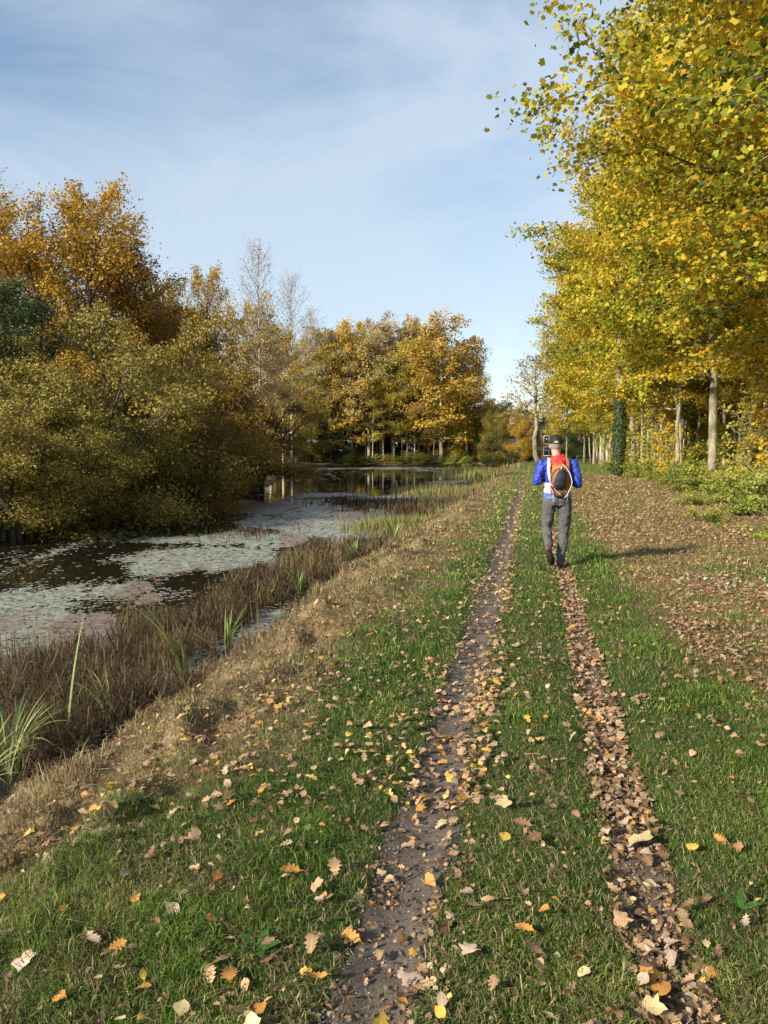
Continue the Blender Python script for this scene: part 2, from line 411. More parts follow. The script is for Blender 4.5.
ORANGE = leaf_mat('oak_orange', [(0, (.16, .12, .02)), (.35, (.4, .25, .03)), (.65, (.62, .38, .04)), (1, (.68, .44, .07))], .3)
RUST = leaf_mat('russet', [(0, (.12, .07, .03)), (.4, (.26, .13, .035)), (.7, (.38, .18, .04)), (1, (.42, .25, .07))], .3)
OLIVE = leaf_mat('olive_willow', [(0, (.1, .1, .025)), (.35, (.26, .22, .045)), (.65, (.42, .32, .07)), (1, (.54, .4, .1))], .3)
AMBER = leaf_mat('amber_willow', [(0, (.1, .075, .02)), (.35, (.26, .17, .035)), (.65, (.4, .25, .04)), (1, (.46, .3, .06))], .3)
DARKG = leaf_mat('dark_green', [(0, (.025, .045, .014)), (.4, (.055, .09, .025)), (.75, (.1, .135, .035)), (1, (.18, .19, .05))], .2)
GREY = leaf_mat('grey_brown_leaves', [(0, (.16, .13, .1)), (.5, (.28, .22, .16)), (1, (.36, .27, .15))], .3)
TAN = leaf_mat('tan_yellow', [(0, (.2, .17, .06)), (.4, (.42, .33, .11)), (.7, (.56, .42, .16)), (1, (.6, .38, .12))], .3)
LIME = leaf_mat('bramble_green', [(0, (.1, .16, .03)), (.35, (.26, .33, .05)), (.7, (.46, .46, .09)), (1, (.6, .48, .11))], .35)
BARKG = bark_mat('grey_green_bark', (.1, .09, .065), (.38, .34, .25), 5, moss=(.16, .17, .08))
BARKM = bark_mat('maple_bark', (.09, .08, .055), (.36, .32, .23), 5, moss=(.12, .12, .06))
BARKP = bark_mat('pale_bark', (.3, .26, .19), (.6, .54, .42), 7)
BARKD = bark_mat('dark_bark', (.03, .024, .018), (.11, .085, .06), 8)
BARKS = bark_mat('silver_bark', (.2, .18, .17), (.42, .4, .38), 7)

PINK = leaf_mat('pinkish_brown', [(0, (.2, .14, .09)), (.5, (.42, .3, .18)), (1, (.56, .4, .22))], .3)
# near maples on the right
for k in range(3):
    proto('maple%d' % k, BARKM, GOLD, 100+k, 19, .2, .24, 7.3, (95000, 80000, 60000)[k], (.11, .125, .155)[k], T=MAPLE_C, limbs=44, up=.34, droop=.2, subs=7, prof='tall', tight=.34, flat=.5, wild=.8)
for k in range(2):
    proto('row%d' % k, BARKM, GOLD, 110+k, 19, .2, .24, 6.6, 46000, .17, T=MAPLE_C, limbs=40, up=.38, droop=.16, subs=6, prof='tall', tight=.36, flat=.55, wild=.8)
for k in range(3):
    proto('slim%d' % k, BARKP, GOLDF, 120+k, 17, .12, .24, 3.6, 11000, .19, T=LEAF6, limbs=26, up=.45, subs=4, prof='tall', trunk_curve=.5)
proto('sapling0', BARKP, GOLDF, 130, 6, .04, .06, 2.1, 6500, .14, T=LEAF6, limbs=18, up=.5, subs=4, prof='tall', trunk_curve=.8)
proto('sprig0', BARKG, GOLD, 131, 4, .025, .12, 1.8, 900, .15, T=MAPLE_C, limbs=16, up=.4, subs=4, prof='round', trunk_curve=.8, tight=.4)
# left bank
proto('willow0', BARKD, OLIVE, 140, 6.5, .1, .04, 3.8, 46000, .1, wild=.8, upw=.35, limbs=60, up=.55, droop=.25, stems=6, subs=6, prof='dome', spread=.6)
proto('willow1', BARKD, OLIVE, 141, 6.5, .1, .03, 4.2, 46000, .1, wild=.8, upw=.35, limbs=60, up=.45, droop=.35, stems=7, subs=6, prof='dome', spread=.7)
proto('orange0', BARKD, ORANGE, 142, 13, .2, .18, 4.6, 30000, .14, limbs=40, up=.65, subs=7, prof='round', gap=.2, stems=2, spread=.35)
proto('rust0', BARKG, RUST, 143, 12, .16, .2, 3.8, 14000, .12, limbs=40, up=.7, subs=7, prof='round', gap=.25, stems=2, spread=.5)
proto('dense0', BARKD, DARKG, 144, 7, .12, .1, 3.2, 30000, .1, limbs=44, up=.5, subs=6, prof='round', stems=3)
proto('bare0', BARKS, GREY, 145, 17, .12, .35, 3.6, 1500, .12, limbs=52, up=.75, droop=-.1, subs=9, prof='round', gap=.1)
# behind the pond
for k in range(3):
    proto('far%d' % k, BARKP, GOLDF, 150+k, 19, .25, (.16, .34, .2)[k], 5.8, (13000, 9000, 12000)[k], .3, T=LEAF6, limbs=34, up=.5, subs=6, prof='round', gap=(.2, .4, .25)[k])
proto('conifer0', BARKD, DARKG, 160, 9, .12, .04, 2.6, 6000, .3, limbs=60, up=.05, subs=5, prof='cone')

def pp(px, y): return X(px, y), y
# --- right-hand wood edge
edge = [(9.0, 3), (7.8, 8), (7.6, 13.5), (7.6, 19), (8.6, 25), (7.2, 30), (9.45, 33.5), (7.4, 38), (7.2, 45), (7.0, 53), (7.0, 62), (6.8, 72), (7.5, 83)]
elab = ['tall maple whose yellow green branches hang highest at the top right', 'near maple with large green and yellow leaves over the right side',
        'maple with low leafy limbs reaching out beside the walker', 'yellow maple with green leaf clusters above the bramble patch',
        'maple with a grey trunk at the right end of the wood edge', 'maple with orange tinted leaves above the leaf carpet',
        'maple with the stout pale trunk rising straight out of the bramble', 'yellow maple next along the edge beyond the stout pale trunk',
        'maple whose leaves hang beside the ivy covered trunk', 'golden maple just past the ivy covered trunk',
        'bright yellow maple leaning over the track beyond the walker', 'golden maple over the far part of the track', 'last yellow maple at the far end of the wood edge']
for i, (u, y) in enumerate(edge):
    key = 'maple%d' % (0, 0, 1, 1, 2, 2)[i] if y < 32 else 'row%d' % (i % 2)
    tree(key, XU(u, y), y, [19, 18, 19.5, 18, 20, 18, 20, 19, 19, 20, 20, 20, 19][i], elab[i], name='maple_tree', group='maples along the edge of the wood', rz=i*1.7, sxy=1.14 if y < 20 else 1.0)
for i, (px, y, h) in enumerate([(566, 96, 15), (584, 90, 17), (600, 104, 17), (556, 118, 13), (576, 112, 16)]):
    tree('row%d' % (i % 2) if i < 3 else 'slim%d' % (i % 3), X(px, y), y, h, 'golden tree closing the far end of the wood beside the hedge', name='maple_tree', group='golden trees at the far end of the wood', rz=i, leaf=GOLDF, sxy=.8)
# slender trunks inside the wood
rs = np.random.default_rng(5); k = 0; placed = []
for i in range(66):
    y = 22+i*1.15+rs.uniform(-.8, .8); u = 6.9+rs.uniform(0, 2.4)+(1.9 if y < 32 else 0); x = XU(u, y); placed.append((x, y))
    if x/y*F+384 > 800: continue
    tree('slim%d' % (i % 3), x, y, rs.uniform(13, 18), 'slim sunlit trunk in the front rank of the wood with thin yellow leaves', name='woodland_tree', group='slim trunks in the front rank of the wood', wood=(BARKP if i % 4 else BARKG), rz=i)
while k < 74:
    y = rs.uniform(22, 88); u = rs.uniform(8.2, 34); x = XU(u, y)
    if (x-0)/y*F+384 > 840: continue
    if any((x-a)**2+(y-b_)**2 < 2.2 for a, b_ in placed): continue
    placed.append((x, y)); k += 1
    tree('slim%d' % (k % 3), x, y, rs.uniform(13, 19), 'slender pale trunk with thin yellow leaves among the crowded stems of the wood', name='woodland_tree', group='slender trees inside the wood', wood=(BARKP if k % 5 else BARKG))
k = 0
while k < 105:
    y = rs.uniform(22, 85); u = 10.2+14*rs.uniform()**1.5; x = XU(u, y)
    if x/y*F+384 > 830: continue
    k += 1
    tree('sapling0', x, y, rs.uniform(3.5, 8.5), 'yellow leaved sapling growing between the pale trunks of the wood', name='sapling', group='saplings under the trees', cat='sapling', leaf=(TAN if k % 3 == 0 else GOLDF))
# --- left bank
def lt(key, px, y, top, label, **kw):
    x, y = pp(px, y); z = H(x, y, False); return tree(key, x, y, TOP(top, y)-z, label, **kw)
lt('orange0', 72, 33, 188, 'tallest orange brown tree rising behind the pond bushes', name='oak_tree', sxy=1.0)
lt('rust0', 140, 36, 225, 'half bare russet tree between the tall orange tree and the small golden crown', name='alder_tree', sxy=1.1)
lt('rust0', 108, 38, 205, 'thin russet tree close behind the tall orange tree', name='alder_tree', sxy=1.0, rz=2)
lt('bare0', -8, 34, 185, 'grey almost leafless tree cut by the left edge', name='birch_tree', sxy=1.3)
lt('rust0', 22, 36, 215, 'brown tree between the grey bare tree and the tall orange tree', name='alder_tree', rz=4, leaf=RUST)
lt('orange0', 200, 46, 272, 'small tree with bright golden crown above the olive bushes', name='oak_tree', sxy=.75, rz=1, leaf=leaf_mat('amber_crown', [(0, (.16, .12, .02)), (.4, (.38, .25, .03)), (.7, (.55, .34, .04)), (1, (.6, .36, .05))], .3))
lt('orange0', 165, 44, 300, 'dull orange tree below and beside the golden crown', name='oak_tree', sxy=.9, rz=3, leaf=AMBER)
lt('orange0', 125, 39, 246, 'golden brown tree filling the wall of trees right of the tall orange one', name='oak_tree', sxy=1.25, rz=5, leaf=ORANGE)
lt('orange0', 20, 37, 212, 'orange tree behind the brown one near the left edge', name='oak_tree', sxy=1.1, rz=2.2, leaf=AMBER)
lt('rust0', 225, 52, 305, 'brown twiggy tree just right of the small golden crown', name='alder_tree', sxy=1.3, rz=1, leaf=TAN)
lt('orange0', 180, 48, 300, 'dull golden tree under the left side of the golden crown', name='oak_tree', sxy=1.2, rz=4, leaf=TAN)
lt('dense0', 26, 27, 300, 'dark green tree standing at the left among the willows', name='holly_tree', sxy=1.0)
lt('dense0', -30, 24, 270, 'dark green tree cut by the left edge', name='holly_tree', sxy=1.0, rz=2)
wl = [(0, 20.5, 400, 0, 'olive willow bush hanging over the dark water at the left edge', OLIVE, 1.25), (78, 24.5, 370, 1, 'olive willow bush with drooping twigs in front of the dark green tree', OLIVE, 1.2),
      (132, 28.5, 332, 0, 'largest rounded olive willow on the far bank', OLIVE, 1.0), (-30, 24, 350, 1, 'dark olive willow behind the bush at the left edge', OLIVE, 1.1),
      (185, 33.5, 350, 1, 'tawny willow right of the largest rounded one', AMBER, 1.0), (222, 40, 372, 0, 'amber willow near the right end of the bushes', AMBER, .95),
      (248, 44, 405, 1, 'low amber willow at the right tip of the bushes over the water', AMBER, 1.2), (160, 30.5, 425, 1, 'low brownish willow touching the water in front of the rounded one', AMBER, 1.5),
      (45, 22, 440, 0, 'low twiggy willow at the water edge below the dark green tree', OLIVE, 1.5), (110, 38, 330, 1, 'golden olive willow in the gap behind the rounded one', AMBER, 1.2), (205, 37, 430, 0, 'low amber bush dipping into the pond beneath the tawny willow', AMBER, 1.4)]
for i, (px, y, tp, kk, lab, mt, sx) in enumerate(wl):
    y -= 1.2; px += 8; tp -= 14
    lt('willow%d' % kk, px, y, tp, lab, name='willow_bush', cat='bush', group='willow bushes on the far bank', leaf=mt, sxy=sx, rz=i*1.3)
# --- trees left behind the pond
lt('bare0', 262, 62, 258, 'tallest silvery leafless birch above the yellow trees', name='birch_tree', sxy=1.15, rz=.5)
lt('bare0', 291, 84, 286, 'shorter silvery bare birch right of the tallest one', name='birch_tree', sxy=1.1, rz=2.5)
lt('bare0', 312, 118, 318, 'shortest bare birch beside the gap in the yellow trees', name='birch_tree', sxy=1.1, rz=4.5)
mid = [('far0', 238, 58, 318, TAN, 'tan tree beneath the birches at the end of the bushes', .8), ('far1', 262, 66, 312, TAN, 'straw coloured tree directly below the tallest birch', .75),
       ('far2', 284, 74, 335, ORANGE, 'orange tinted tree below the shorter birch', .8), ('slim0', 258, 62, 330, TAN, 'slender tan tree below the tallest birch by the pond', 1.0), ('slim1', 272, 70, 345, TAN, 'slender straw yellow tree at the bend of the pond', 1.1),
       ('far1', 326, 116, 340, GREY, 'greyish pink thin tree left of the orange crowns', .7), ('far0', 350, 116, 332, ORANGE, 'orange tree at the left of the group behind the pond', .8),
       ('far1', 380, 120, 328, PINK, 'pale pinkish brown tree in the middle of the group behind the pond', .85), ('far1', 408, 118, 328, TAN, 'olive green topped tree in the middle of the group behind the pond', .75),
       ('far0', 440, 114, 326, ORANGE, 'large golden orange oak standing at the right of the group', 1.2), ('far2', 466, 116, 345, ORANGE, 'bright yellow oak lower and in front of the golden orange one', .9),
       ('far1', 474, 117, 372, ORANGE, 'orange green tree at the right end of the group by the pond', .9), ('far0', 366, 126, 335, GOLDF, 'yellow tree peeping between the orange and pinkish trees', .8),
       ('far1', 335, 124, 340, TAN, 'straw yellow tree behind the dark evergreen', 1.1), ('far2', 425, 126, 332, TAN, 'tan tree seen behind the golden orange oak', .9), ('far0', 296, 100, 350, GOLDF, 'yellow tree filling the gap behind the birches', .9)]
for i, (kk, px, y, tp, mt, lab, sx) in enumerate(mid):
    lt(kk, px, y, tp, lab, name='tree', leaf=mt, sxy=sx, rz=i*2.1, group='trees behind the pond')
for i, (px, y, tp, mt, lab) in enumerate([(392, 119, 336, TAN, 'straw tree filling the middle of the group behind the pond'), (368, 116, 345, TAN, 'lower straw coloured tree in front of the middle of the group'), (322, 118, 336, TAN, 'tan tree left of the orange one behind the pond'), (418, 120, 342, GOLDF, 'yellow tree left of the large golden oak'), (345, 130, 338, GOLDF, 'yellow tree deep behind the dark evergreen'),
      (506, 134, 404, AMBER, 'distant amber tree above the shed'), (526, 140, 412, TAN, 'distant tan tree left of the forked tree'), (548, 136, 398, GOLDF, 'distant yellow tree right of the forked tree')]):
    lt('far%d' % (i % 3), px, y, tp, lab, name='tree', leaf=mt, sxy=1.1, rz=i*1.9, group='trees behind the pond' if px < 500 else None)
for i in range(34):
    px = 300+i*5+rs.uniform(-3, 3); y = rs.uniform(114, 124)
    lt('slim%d' % (i % 3), px, y, rs.uniform(345, 375), 'thin upright trunk in the row of stems behind the pond', name='woodland_tree', leaf=(TAN, OLIVE, GOLDF)[i % 3], wood=(BARKD if i % 4 == 0 else BARKP), group='stems behind the pond', sxy=1.0)
lt('conifer0', 338, 115, 398, 'small dark evergreen at the far pond edge', name='conifer_tree', sxy=1.0)
lt('conifer0', 398, 122, 388, 'grey green evergreen in the shade behind the pond', name='conifer_tree', rz=2, sxy=.8)
for i in range(22):
    px = 232+i*13+rs.uniform(-5, 5); y = (80+i*5.5 if i < 9 else rs.uniform(124, 134))
    lt('dense0' if i % 3 else 'willow0', px, y, rs.uniform(400, 428), 'shrub filling the shade between the stems behind the pond', name='shrub', cat='bush', group='shrubs behind the stems', leaf=(TAN, GOLDF, OLIVE, AMBER)[i % 4], sxy=1.3, rz=i)
# low bushes along the far shore
for i in range(26):
    px = 296+i*7.6; y = rs.uniform(112, 116)
    lt('willow0' if i % 2 else 'willow1', px, y, rs.uniform(450, 457), 'low green bush in the line along the far end of the pond', name='shore_bush', cat='bush', group='low bushes along the far shore', leaf=(LIME if i % 3 else OLIVE), sxy=1.5)
lt('willow0', 456, 115, 440, 'bright yellow bush at the foot of the golden oak', name='yellow_bush', cat='bush', leaf=GOLDF, sxy=1.0)
for i, (px, tp) in enumerate([(438, 418), (468, 405), (484, 422)]):
    lt('willow1', px, 118, tp, ['yellow bush filling the foot of the large golden oak', 'tall golden bush under the right oak behind the pond', 'olive golden bush at the right end of the pond trees'][i], name='golden_bush', cat='bush', leaf=(ORANGE, GOLDF, AMBER)[i], sxy=1.0, rz=i)
# --- far end of the track
t1 = make_tree(170, 15, .4, .4, 5.8, 3400, .26, T=LEAF6, limbs=20, up=.7, subs=7, prof='dome', gap=.2, lean=.03, trunk_curve=.9)
tube(t1[0], [(0, 0, 6.2), (-.9, .2, 7.8), (-1.5, .2, 9.6), (-2.6, .1, 11.4)], [.22, .18, .12, .03], 7)
PROTO['forked'] = (t1[0].mesh('wood_forked', BARKM, True), t1[1].mesh('leaves_forked', TAN), 15)
tree('forked', X(541, 82), 82, 11.5, 'pale forked tree with sparse crown at the far end of the track', name='oak_tree', rz=2.6, sxy=1.1)
tree('willow0', X(520, 98), 98, TOP(412, 98), 'low orange and green tree in front of the dark shed', name='hawthorn_tree', leaf=ORANGE, sxy=.75)
tree('dense0', X(492, 104), 104, TOP(400, 104), 'grey green shrub left of the dark shed', name='hawthorn_tree', leaf=OLIVE, sxy=.9, rz=1)
for i, (px, y, tp) in enumerate([(486, 100, 446), (499, 112, 436), (512, 96, 450), (530, 100, 449), (566, 108, 430), (585, 104, 420), (607, 100, 415)]):
    tree('dense0', X(px, y), y, TOP(tp, y)+.3, 'dark hedge bush crossing the far end of the track', name='hedge_bush', cat='bush', group='hedge across the far end of the track', leaf=DARKG, sxy=1.6, rz=i)

# ------------------------------------------------------------------ undergrowth at the wood edge
proto('bramble0', BARKD, LIME, 180, 1.0, .012, .02, 1.1, 2600, .07, T=LEAF6, limbs=26, up=.6, droop=.5, stems=6, subs=4, prof='dome', spread=.8)
proto('bramble1', BARKD, LIME, 181, 1.0, .012, .02, 1.2, 2400, .08, T=LEAF6, limbs=26, up=.6, droop=.5, stems=7, subs=4, prof='dome', spread=.9)
for i in range(120):
    y = 19+i*.38+rs.uniform(-1, 1); u = 5.9+rs.uniform(-.6, 2.4)+.5*ss(20, 35, y); x = XU(u, y)
    if x/y*F+384 > 800: continue
    tree('bramble%d' % (i % 2), x, y, rs.uniform(.5, 1.0), 'leafy green bramble bush at the foot of the wood edge', name='bramble_bush', cat='bush', group='brambles along the wood edge', leaf=(LIME if i % 4 else OLIVE), sxy=rs.uniform(.9, 1.3))
for i, (px, py) in enumerate([(705, 522), (748, 516), (765, 540), (735, 500), (690, 505)]):
    x, y = P(px, py); tree('bramble%d' % (i % 2), x, y, [.4, .5, .3, .5, .4][i], 'straggly green bramble spreading onto the leaf carpet at the right', name='bramble_bush', cat='bush', group='brambles spreading onto the leaf carpet', leaf=LIME, sxy=1.3)
for i in range(16):
    y = 25+i*2.6+rs.uniform(-1, 1); u = 9.6+rs.uniform(-.4, 1.2)+(1.5 if y < 32 else 0); x = XU(u, y)
    if x/y*F+384 > 810: continue
    tree('sapling0', x, y, rs.uniform(5, 8), 'young yellow green maple between the front trunks of the wood', name='young_maple', group='young maples between the front trunks', leaf=GOLD, sxy=1.1)
for i in range(15):
    y = 21+i*3.3+rs.uniform(-1, 1); u = 6.6+rs.uniform(-.4, 1.0)+(1.6 if y < 32 else 0); x = XU(u, y)
    if x/y*F+384 > 810: continue
    tree('sprig0', x, y, rs.uniform(2.6, 5.5), 'thin maple sprig with sparse large leaves in front of the sunlit trunks', name='maple_sprig', cat='sapling', group='sprigs in front of the trunks', leaf=(GOLD if i % 3 else LIME))
for i in range(48):
    y = 22+i*1.4+rs.uniform(-1, 1); u = 12+rs.uniform(0, 5)+(1.5 if y < 32 else 0); x = XU(u, y)
    if x/y*F+384 > 810: continue
    tree('row%d' % (i % 2) if i % 8 == 0 else 'sapling0', x, y, rs.uniform(7, 10), 'tall bushy yellow sapling in the second rank of the wood', name='sapling', cat='sapling', group='tall saplings in the second rank', leaf=(TAN if i % 4 == 0 else GOLDF), sxy=1.2)
# ivy clad trunk
iv = thing('ivy_tree', 'trunk thickly wrapped in dark green ivy among the yellow maples', 'tree', (X(617, 44), 44, H(X(617, 44), 44)))
w = Buf(); n = 14; tz = np.linspace(-.2, 9, n); ip = np.stack([.1*np.sin(tz*.6), .08*np.cos(tz*.5), tz], -1)
tube(w, ip, np.linspace(.24, .12, n), 9); w.obj('trunk', BARKG, iv, True)
w = Buf(); c = np.zeros((5200, 3)); h = rs.uniform(.2, 5.2, 5200)**1.0; a = rs.uniform(0, 6.283, 5200); rr = .27+rs.normal(size=5200)*.07+.08*vnoise(h*1.5, a*2, 3)
c[:, 0] = rr*np.cos(a)+.1*np.sin(h*.6); c[:, 1] = rr*np.sin(a); c[:, 2] = h
nr = np.stack([np.cos(a), np.sin(a), .3+0*a], -1)+rs.normal(size=(5200, 3))*.3
scatter(w, LEAF6, c.astype(np.float32), frames(nr, rs), rs.uniform(.07, .13, 5200), np.stack([rs.uniform(0, .7, 5200)]*3, -1)); w.obj('ivy', DARKG, iv)

# ------------------------------------------------------------------ buildings at the far end
def box(buf, x0, x1, y0, y1, z0, z1):
    v = [(x, y, z) for z in (z0, z1) for y in (y0, y1) for x in (x0, x1)]
    buf.add(v, [[(0, 2, 3, 1), (4, 5, 7, 6), (0, 1, 5, 4), (1, 3, 7, 5), (3, 2, 6, 7), (2, 0, 4, 6)]])
def gable(buf, x0, x1, y0, y1, z0, z1, t=.12):
    ym = (y0+y1)/2
    for ya, yb, sgn in ((y0, ym, 1), (y1, ym, -1)):
        v = [(x0, ya, z0), (x1, ya, z0), (x1, yb, z1), (x0, yb, z1), (x0, ya, z0+t), (x1, ya, z0+t), (x1, yb, z1+t), (x0, yb, z1+t)]
        buf.add(v, [[(0, 1, 2, 3), (4, 5, 6, 7), (0, 1, 5, 4), (1, 2, 6, 5), (3, 0, 4, 7)]])
DARKW = plain_mat('dark_boards', (.03, .028, .026), .8, 4, .4); PALE = plain_mat('pale_paint', (.6, .6, .58), .6, 5, .1)
ROOF = plain_mat('slate', (.04, .035, .033), .95, 3, .3); GLS = plain_mat('dark_glass', (.02, .025, .03), .1, 2, .1); BRK = plain_mat('brown_brick', (.16, .09, .06), .85, 3, .3)
def house(name, label, x0, x1, y, d, wall, eave, ridge, wm, wins, doors):
    z = H((x0+x1)/2, y, False)-.1
    t = thing(name, label, 'building', ((x0+x1)/2, y, z)); hw = (x1-x0)/2
    w = Buf(); box(w, -hw, hw, 0, d, 0, eave)
    w.add([(-hw, 0, eave), (-hw, d, eave), (-hw, d/2, ridge), (hw, 0, eave), (hw, d, eave), (hw, d/2, ridge)], [[(0, 1, 2), (3, 5, 4)]]); w.obj('wall', wm, t)
    w = Buf(); gable(w, -hw-.3, hw+.3, -.3, d+.3, eave-.1, ridge+.1); w.obj('roof', ROOF, t)
    for (wx, wz, ww, wh) in wins:
        f = Buf()
        for a in ((-ww/2-.1, ww/2+.1, wz-.1, wz), (-ww/2-.1, ww/2+.1, wz+wh, wz+wh+.1), (-ww/2-.1, -ww/2, wz, wz+wh), (ww/2, ww/2+.1, wz, wz+wh), (-.03, .03, wz, wz+wh)):
            box(f, wx+a[0], wx+a[1], -.08, .03, a[2], a[3])
        fo = f.obj('window', PALE, t); g = Buf(); box(g, wx-ww/2, wx+ww/2, -.03, -.01, wz, wz+wh); g.obj('pane', GLS, fo)
    for (dx, dw, dh) in doors:
        f = Buf(); box(f, dx-dw/2, dx+dw/2, -.05, .0, 0.02, dh); f.obj('door', DARKW if wm is not DARKW else ROOF, t)
    return t
house('shed', 'dark wooden shed under the trees at the far end of the track', X(500, 112), X(537, 112), 112, 5, None, 2.3, 3.3, DARKW, [(-1, 1, 1, .8)], [(1.3, 1, 2)])
house('house', 'brown brick house with pale framed window behind the forked tree', X(541, 120), X(541, 120)+9, 120, 7, None, 4.3, 6.2, BRK, [(-3.3, 2.7, 1.6, 1.2), (0, 2.7, 1.4, 1.2), (-3.3, .8, 1.6, 1.3), (3, 2.7, 1.4, 1.2)], [(.5, 1, 2.1)])

# ------------------------------------------------------------------ grass
def area_points(n, y0, y1, u0, u1, rng, power=1.0, edgepx=70):
    """random ground points between two distances, kept where the frame (with some margin) could show them"""
    y = (y0**(1-power)+(y1**(1-power)-y0**(1-power))*rng.uniform(size=n))**(1/(1-power)) if power != 1 else y0*(y1/y0)**rng.uniform(size=n)
    lo = np.maximum(u0, U(-.58*y-.2, y)); hi = np.minimum(u1, U(.58*y+.2, y))
    ok = hi > lo; y, lo, hi = y[ok], lo[ok], hi[ok]
    u = lo+(hi-lo)*rng.uniform(size=len(y))
    return XU(u, y), y, u
def blades(buf, x, y, z, h, w, bend, rng, col, az=None):
    n = len(x); az = rng.uniform(0, 6.283, n) if az is None else az
    d = np.stack([np.cos(az), np.sin(az), 0*az], -1); s = np.stack([-d[:, 1], d[:, 0], 0*az], -1)
    tw = rng.uniform(0, 6.283, n); s2 = np.stack([np.cos(tw), np.sin(tw), 0*tw], -1)
    p0 = np.stack([x, y, z], -1); up = np.array([0, 0, 1.])
    b1 = bend[:, None]
    p1 = p0+h[:, None]*(.5*up*(1-.15*b1)+.18*b1*d); p2 = p0+h[:, None]*(up*np.clip(1-.75*b1, .04, 1)+.75*b1*d)
    w_ = w[:, None]*.5
    v = np.stack([p0-s2*w_, p0+s2*w_, p1-s2*w_*.8, p1+s2*w_*.8, p2], 1).astype(np.float32)
    o = (np.arange(n)*5)[:, None]
    c = np.zeros((n, 5, 4), np.float32); c[..., 3] = 1; c[..., :3] = col[:, None, :]
    buf.add(v.reshape(-1, 3), [o+np.array([[0, 1, 3, 2]]), o+np.array([[2, 3, 4]])], c.reshape(-1, 4))
GRASS = leaf_mat('turf_blades', [(0, (.045, .08, .016)), (.3, (.095, .19, .03)), (.55, (.17, .27, .045)), (.75, (.3, .32, .09)), (1, (.5, .42, .2))], .3, .6, .15)
STRAW = leaf_mat('dead_blades', [(0, (.1, .065, .032)), (.3, (.23, .16, .08)), (.65, (.38, .28, .15)), (.85, (.44, .36, .18)), (1, (.2, .22, .06))], .15, .7)
rg = np.random.default_rng(11); g = Buf()
for (n, y0, y1, hh, ww, po) in ((210000, 1.75, 4.2, .043, .003, 1), (150000, 4.2, 9, .05, .0055, 1), (80000, 9, 22, .07, .013, 1), (40000, 22, 60, .09, .035, 1)):
    x, y, u = area_points(n, y0, y1, -4, 7.5 if y0 > 5 else 4.5, rg, 1)
    cl = fbm(x*2.2, y*2.2, 77); fine = vnoise(x*14, y*14, 78)
    dens = (1-.97*zone_dirt(x, y))*(1-.86*zone_straw(x, y))*(1-.8*zone_leaf(x, y))
    dens = np.where(zone_leaf(x, y) > .5, np.maximum(dens, .45*(fbm(x*1.1, y*.8, 79) > .56)), dens)
    dens = np.where((zone_straw(x, y) > .5) & (u > -2.7), np.maximum(dens, .6*(fbm(x*1.6, y*1.3, 80) > .6)), dens)
    ok = rg.uniform(size=len(x)) < dens*(.35+.9*cl)*np.where(fine > .35, 1, .6)*(.3+.7*ss(.36, .5, fbm(x*1.5, y*1.5, 120)))
    x, y, u, cl = x[ok], y[ok], u[ok], cl[ok]; m = len(x)
    tuft = ss(.5, .75, fbm(x*3.3, y*3.3, 83)); edge_ = zone_straw(x, y)
    h = hh*(.45+.9*rg.uniform(size=m))*(.75+1.0*tuft)*(1+.5*(np.abs(u) > .75)); bend = np.clip(.35+rg.uniform(size=m)*.95, 0, 1.2)
    c0 = np.clip(.17+.45*fbm(x*1.3, y*1.3, 85)+rg.normal(size=m)*.2+.25*ss(.6, .8, fbm(x*2, y*2, 86))+.2*edge_+.12*zone_leaf(x, y)+.12*ss(9, 16, y), 0, 1)
    blades(g, x, y, height(x, y)-.004, h, ww*rg.uniform(.6, 1.3, m), bend, rg, np.stack([c0, c0, c0], -1))
tag(g.obj('grass', GRASS), kind='stuff')
g = Buf()
for (n, y0, y1, hh, ww) in ((100000, 1.75, 5, .085, .0032), (80000, 5, 14, .11, .006), (34000, 14, 60, .15, .018)):
    x, y, u = area_points(n, y0, y1, -3.8, 7.5, rg, 1)
    dens = .17+.9*zone_straw(x, y)*(u > -3.5)+.16*zone_leaf(x, y)+.03*(np.abs(u) < .2)
    ok = (rg.uniform(size=len(x)) < dens*(1-.9*zone_dirt(x, y)))
    x, y, u = x[ok], y[ok], u[ok]; m = len(x); c0 = np.clip(fbm(x*1.7, y*1.7, 87)+rg.normal(size=m)*.2, 0, 1)
    blades(g, x, y, height(x, y), hh*rg.uniform(.4, 1.2, m), ww*rg.uniform(.6, 1.3, m), rg.uniform(.9, 1.3, m), rg, np.stack([c0]*3, -1), az=rg.normal(size=m)*1.2-2.6)
for k in range(230):     # dead tussocks along the foot of the bank
    y0 = 3.6*(26/3.6)**rg.uniform(); u0 = rg.uniform(-3.7, -2.2) if k % 3 else rg.uniform(-2.6, -1.6); m = 70; x0 = XU(u0, y0); rr = rg.uniform(.05, .16)
    x = x0+rg.normal(size=m)*rr; y = y0+rg.normal(size=m)*rr; c0 = np.clip(rg.uniform()*.8+rg.normal(size=m)*.15, 0, 1)
    blades(g, x, y, height(x, y)-.01, rg.uniform(.1, .34 if u0 < -2.5 else .16)*rg.uniform(.4, 1.1, m), .0012*max(y0, 3)*rg.uniform(.6, 1.3, m), rg.uniform(.3, 1.3, m), rg, np.stack([c0]*3, -1))
tag(g.obj('dry_grass', STRAW), kind='stuff')

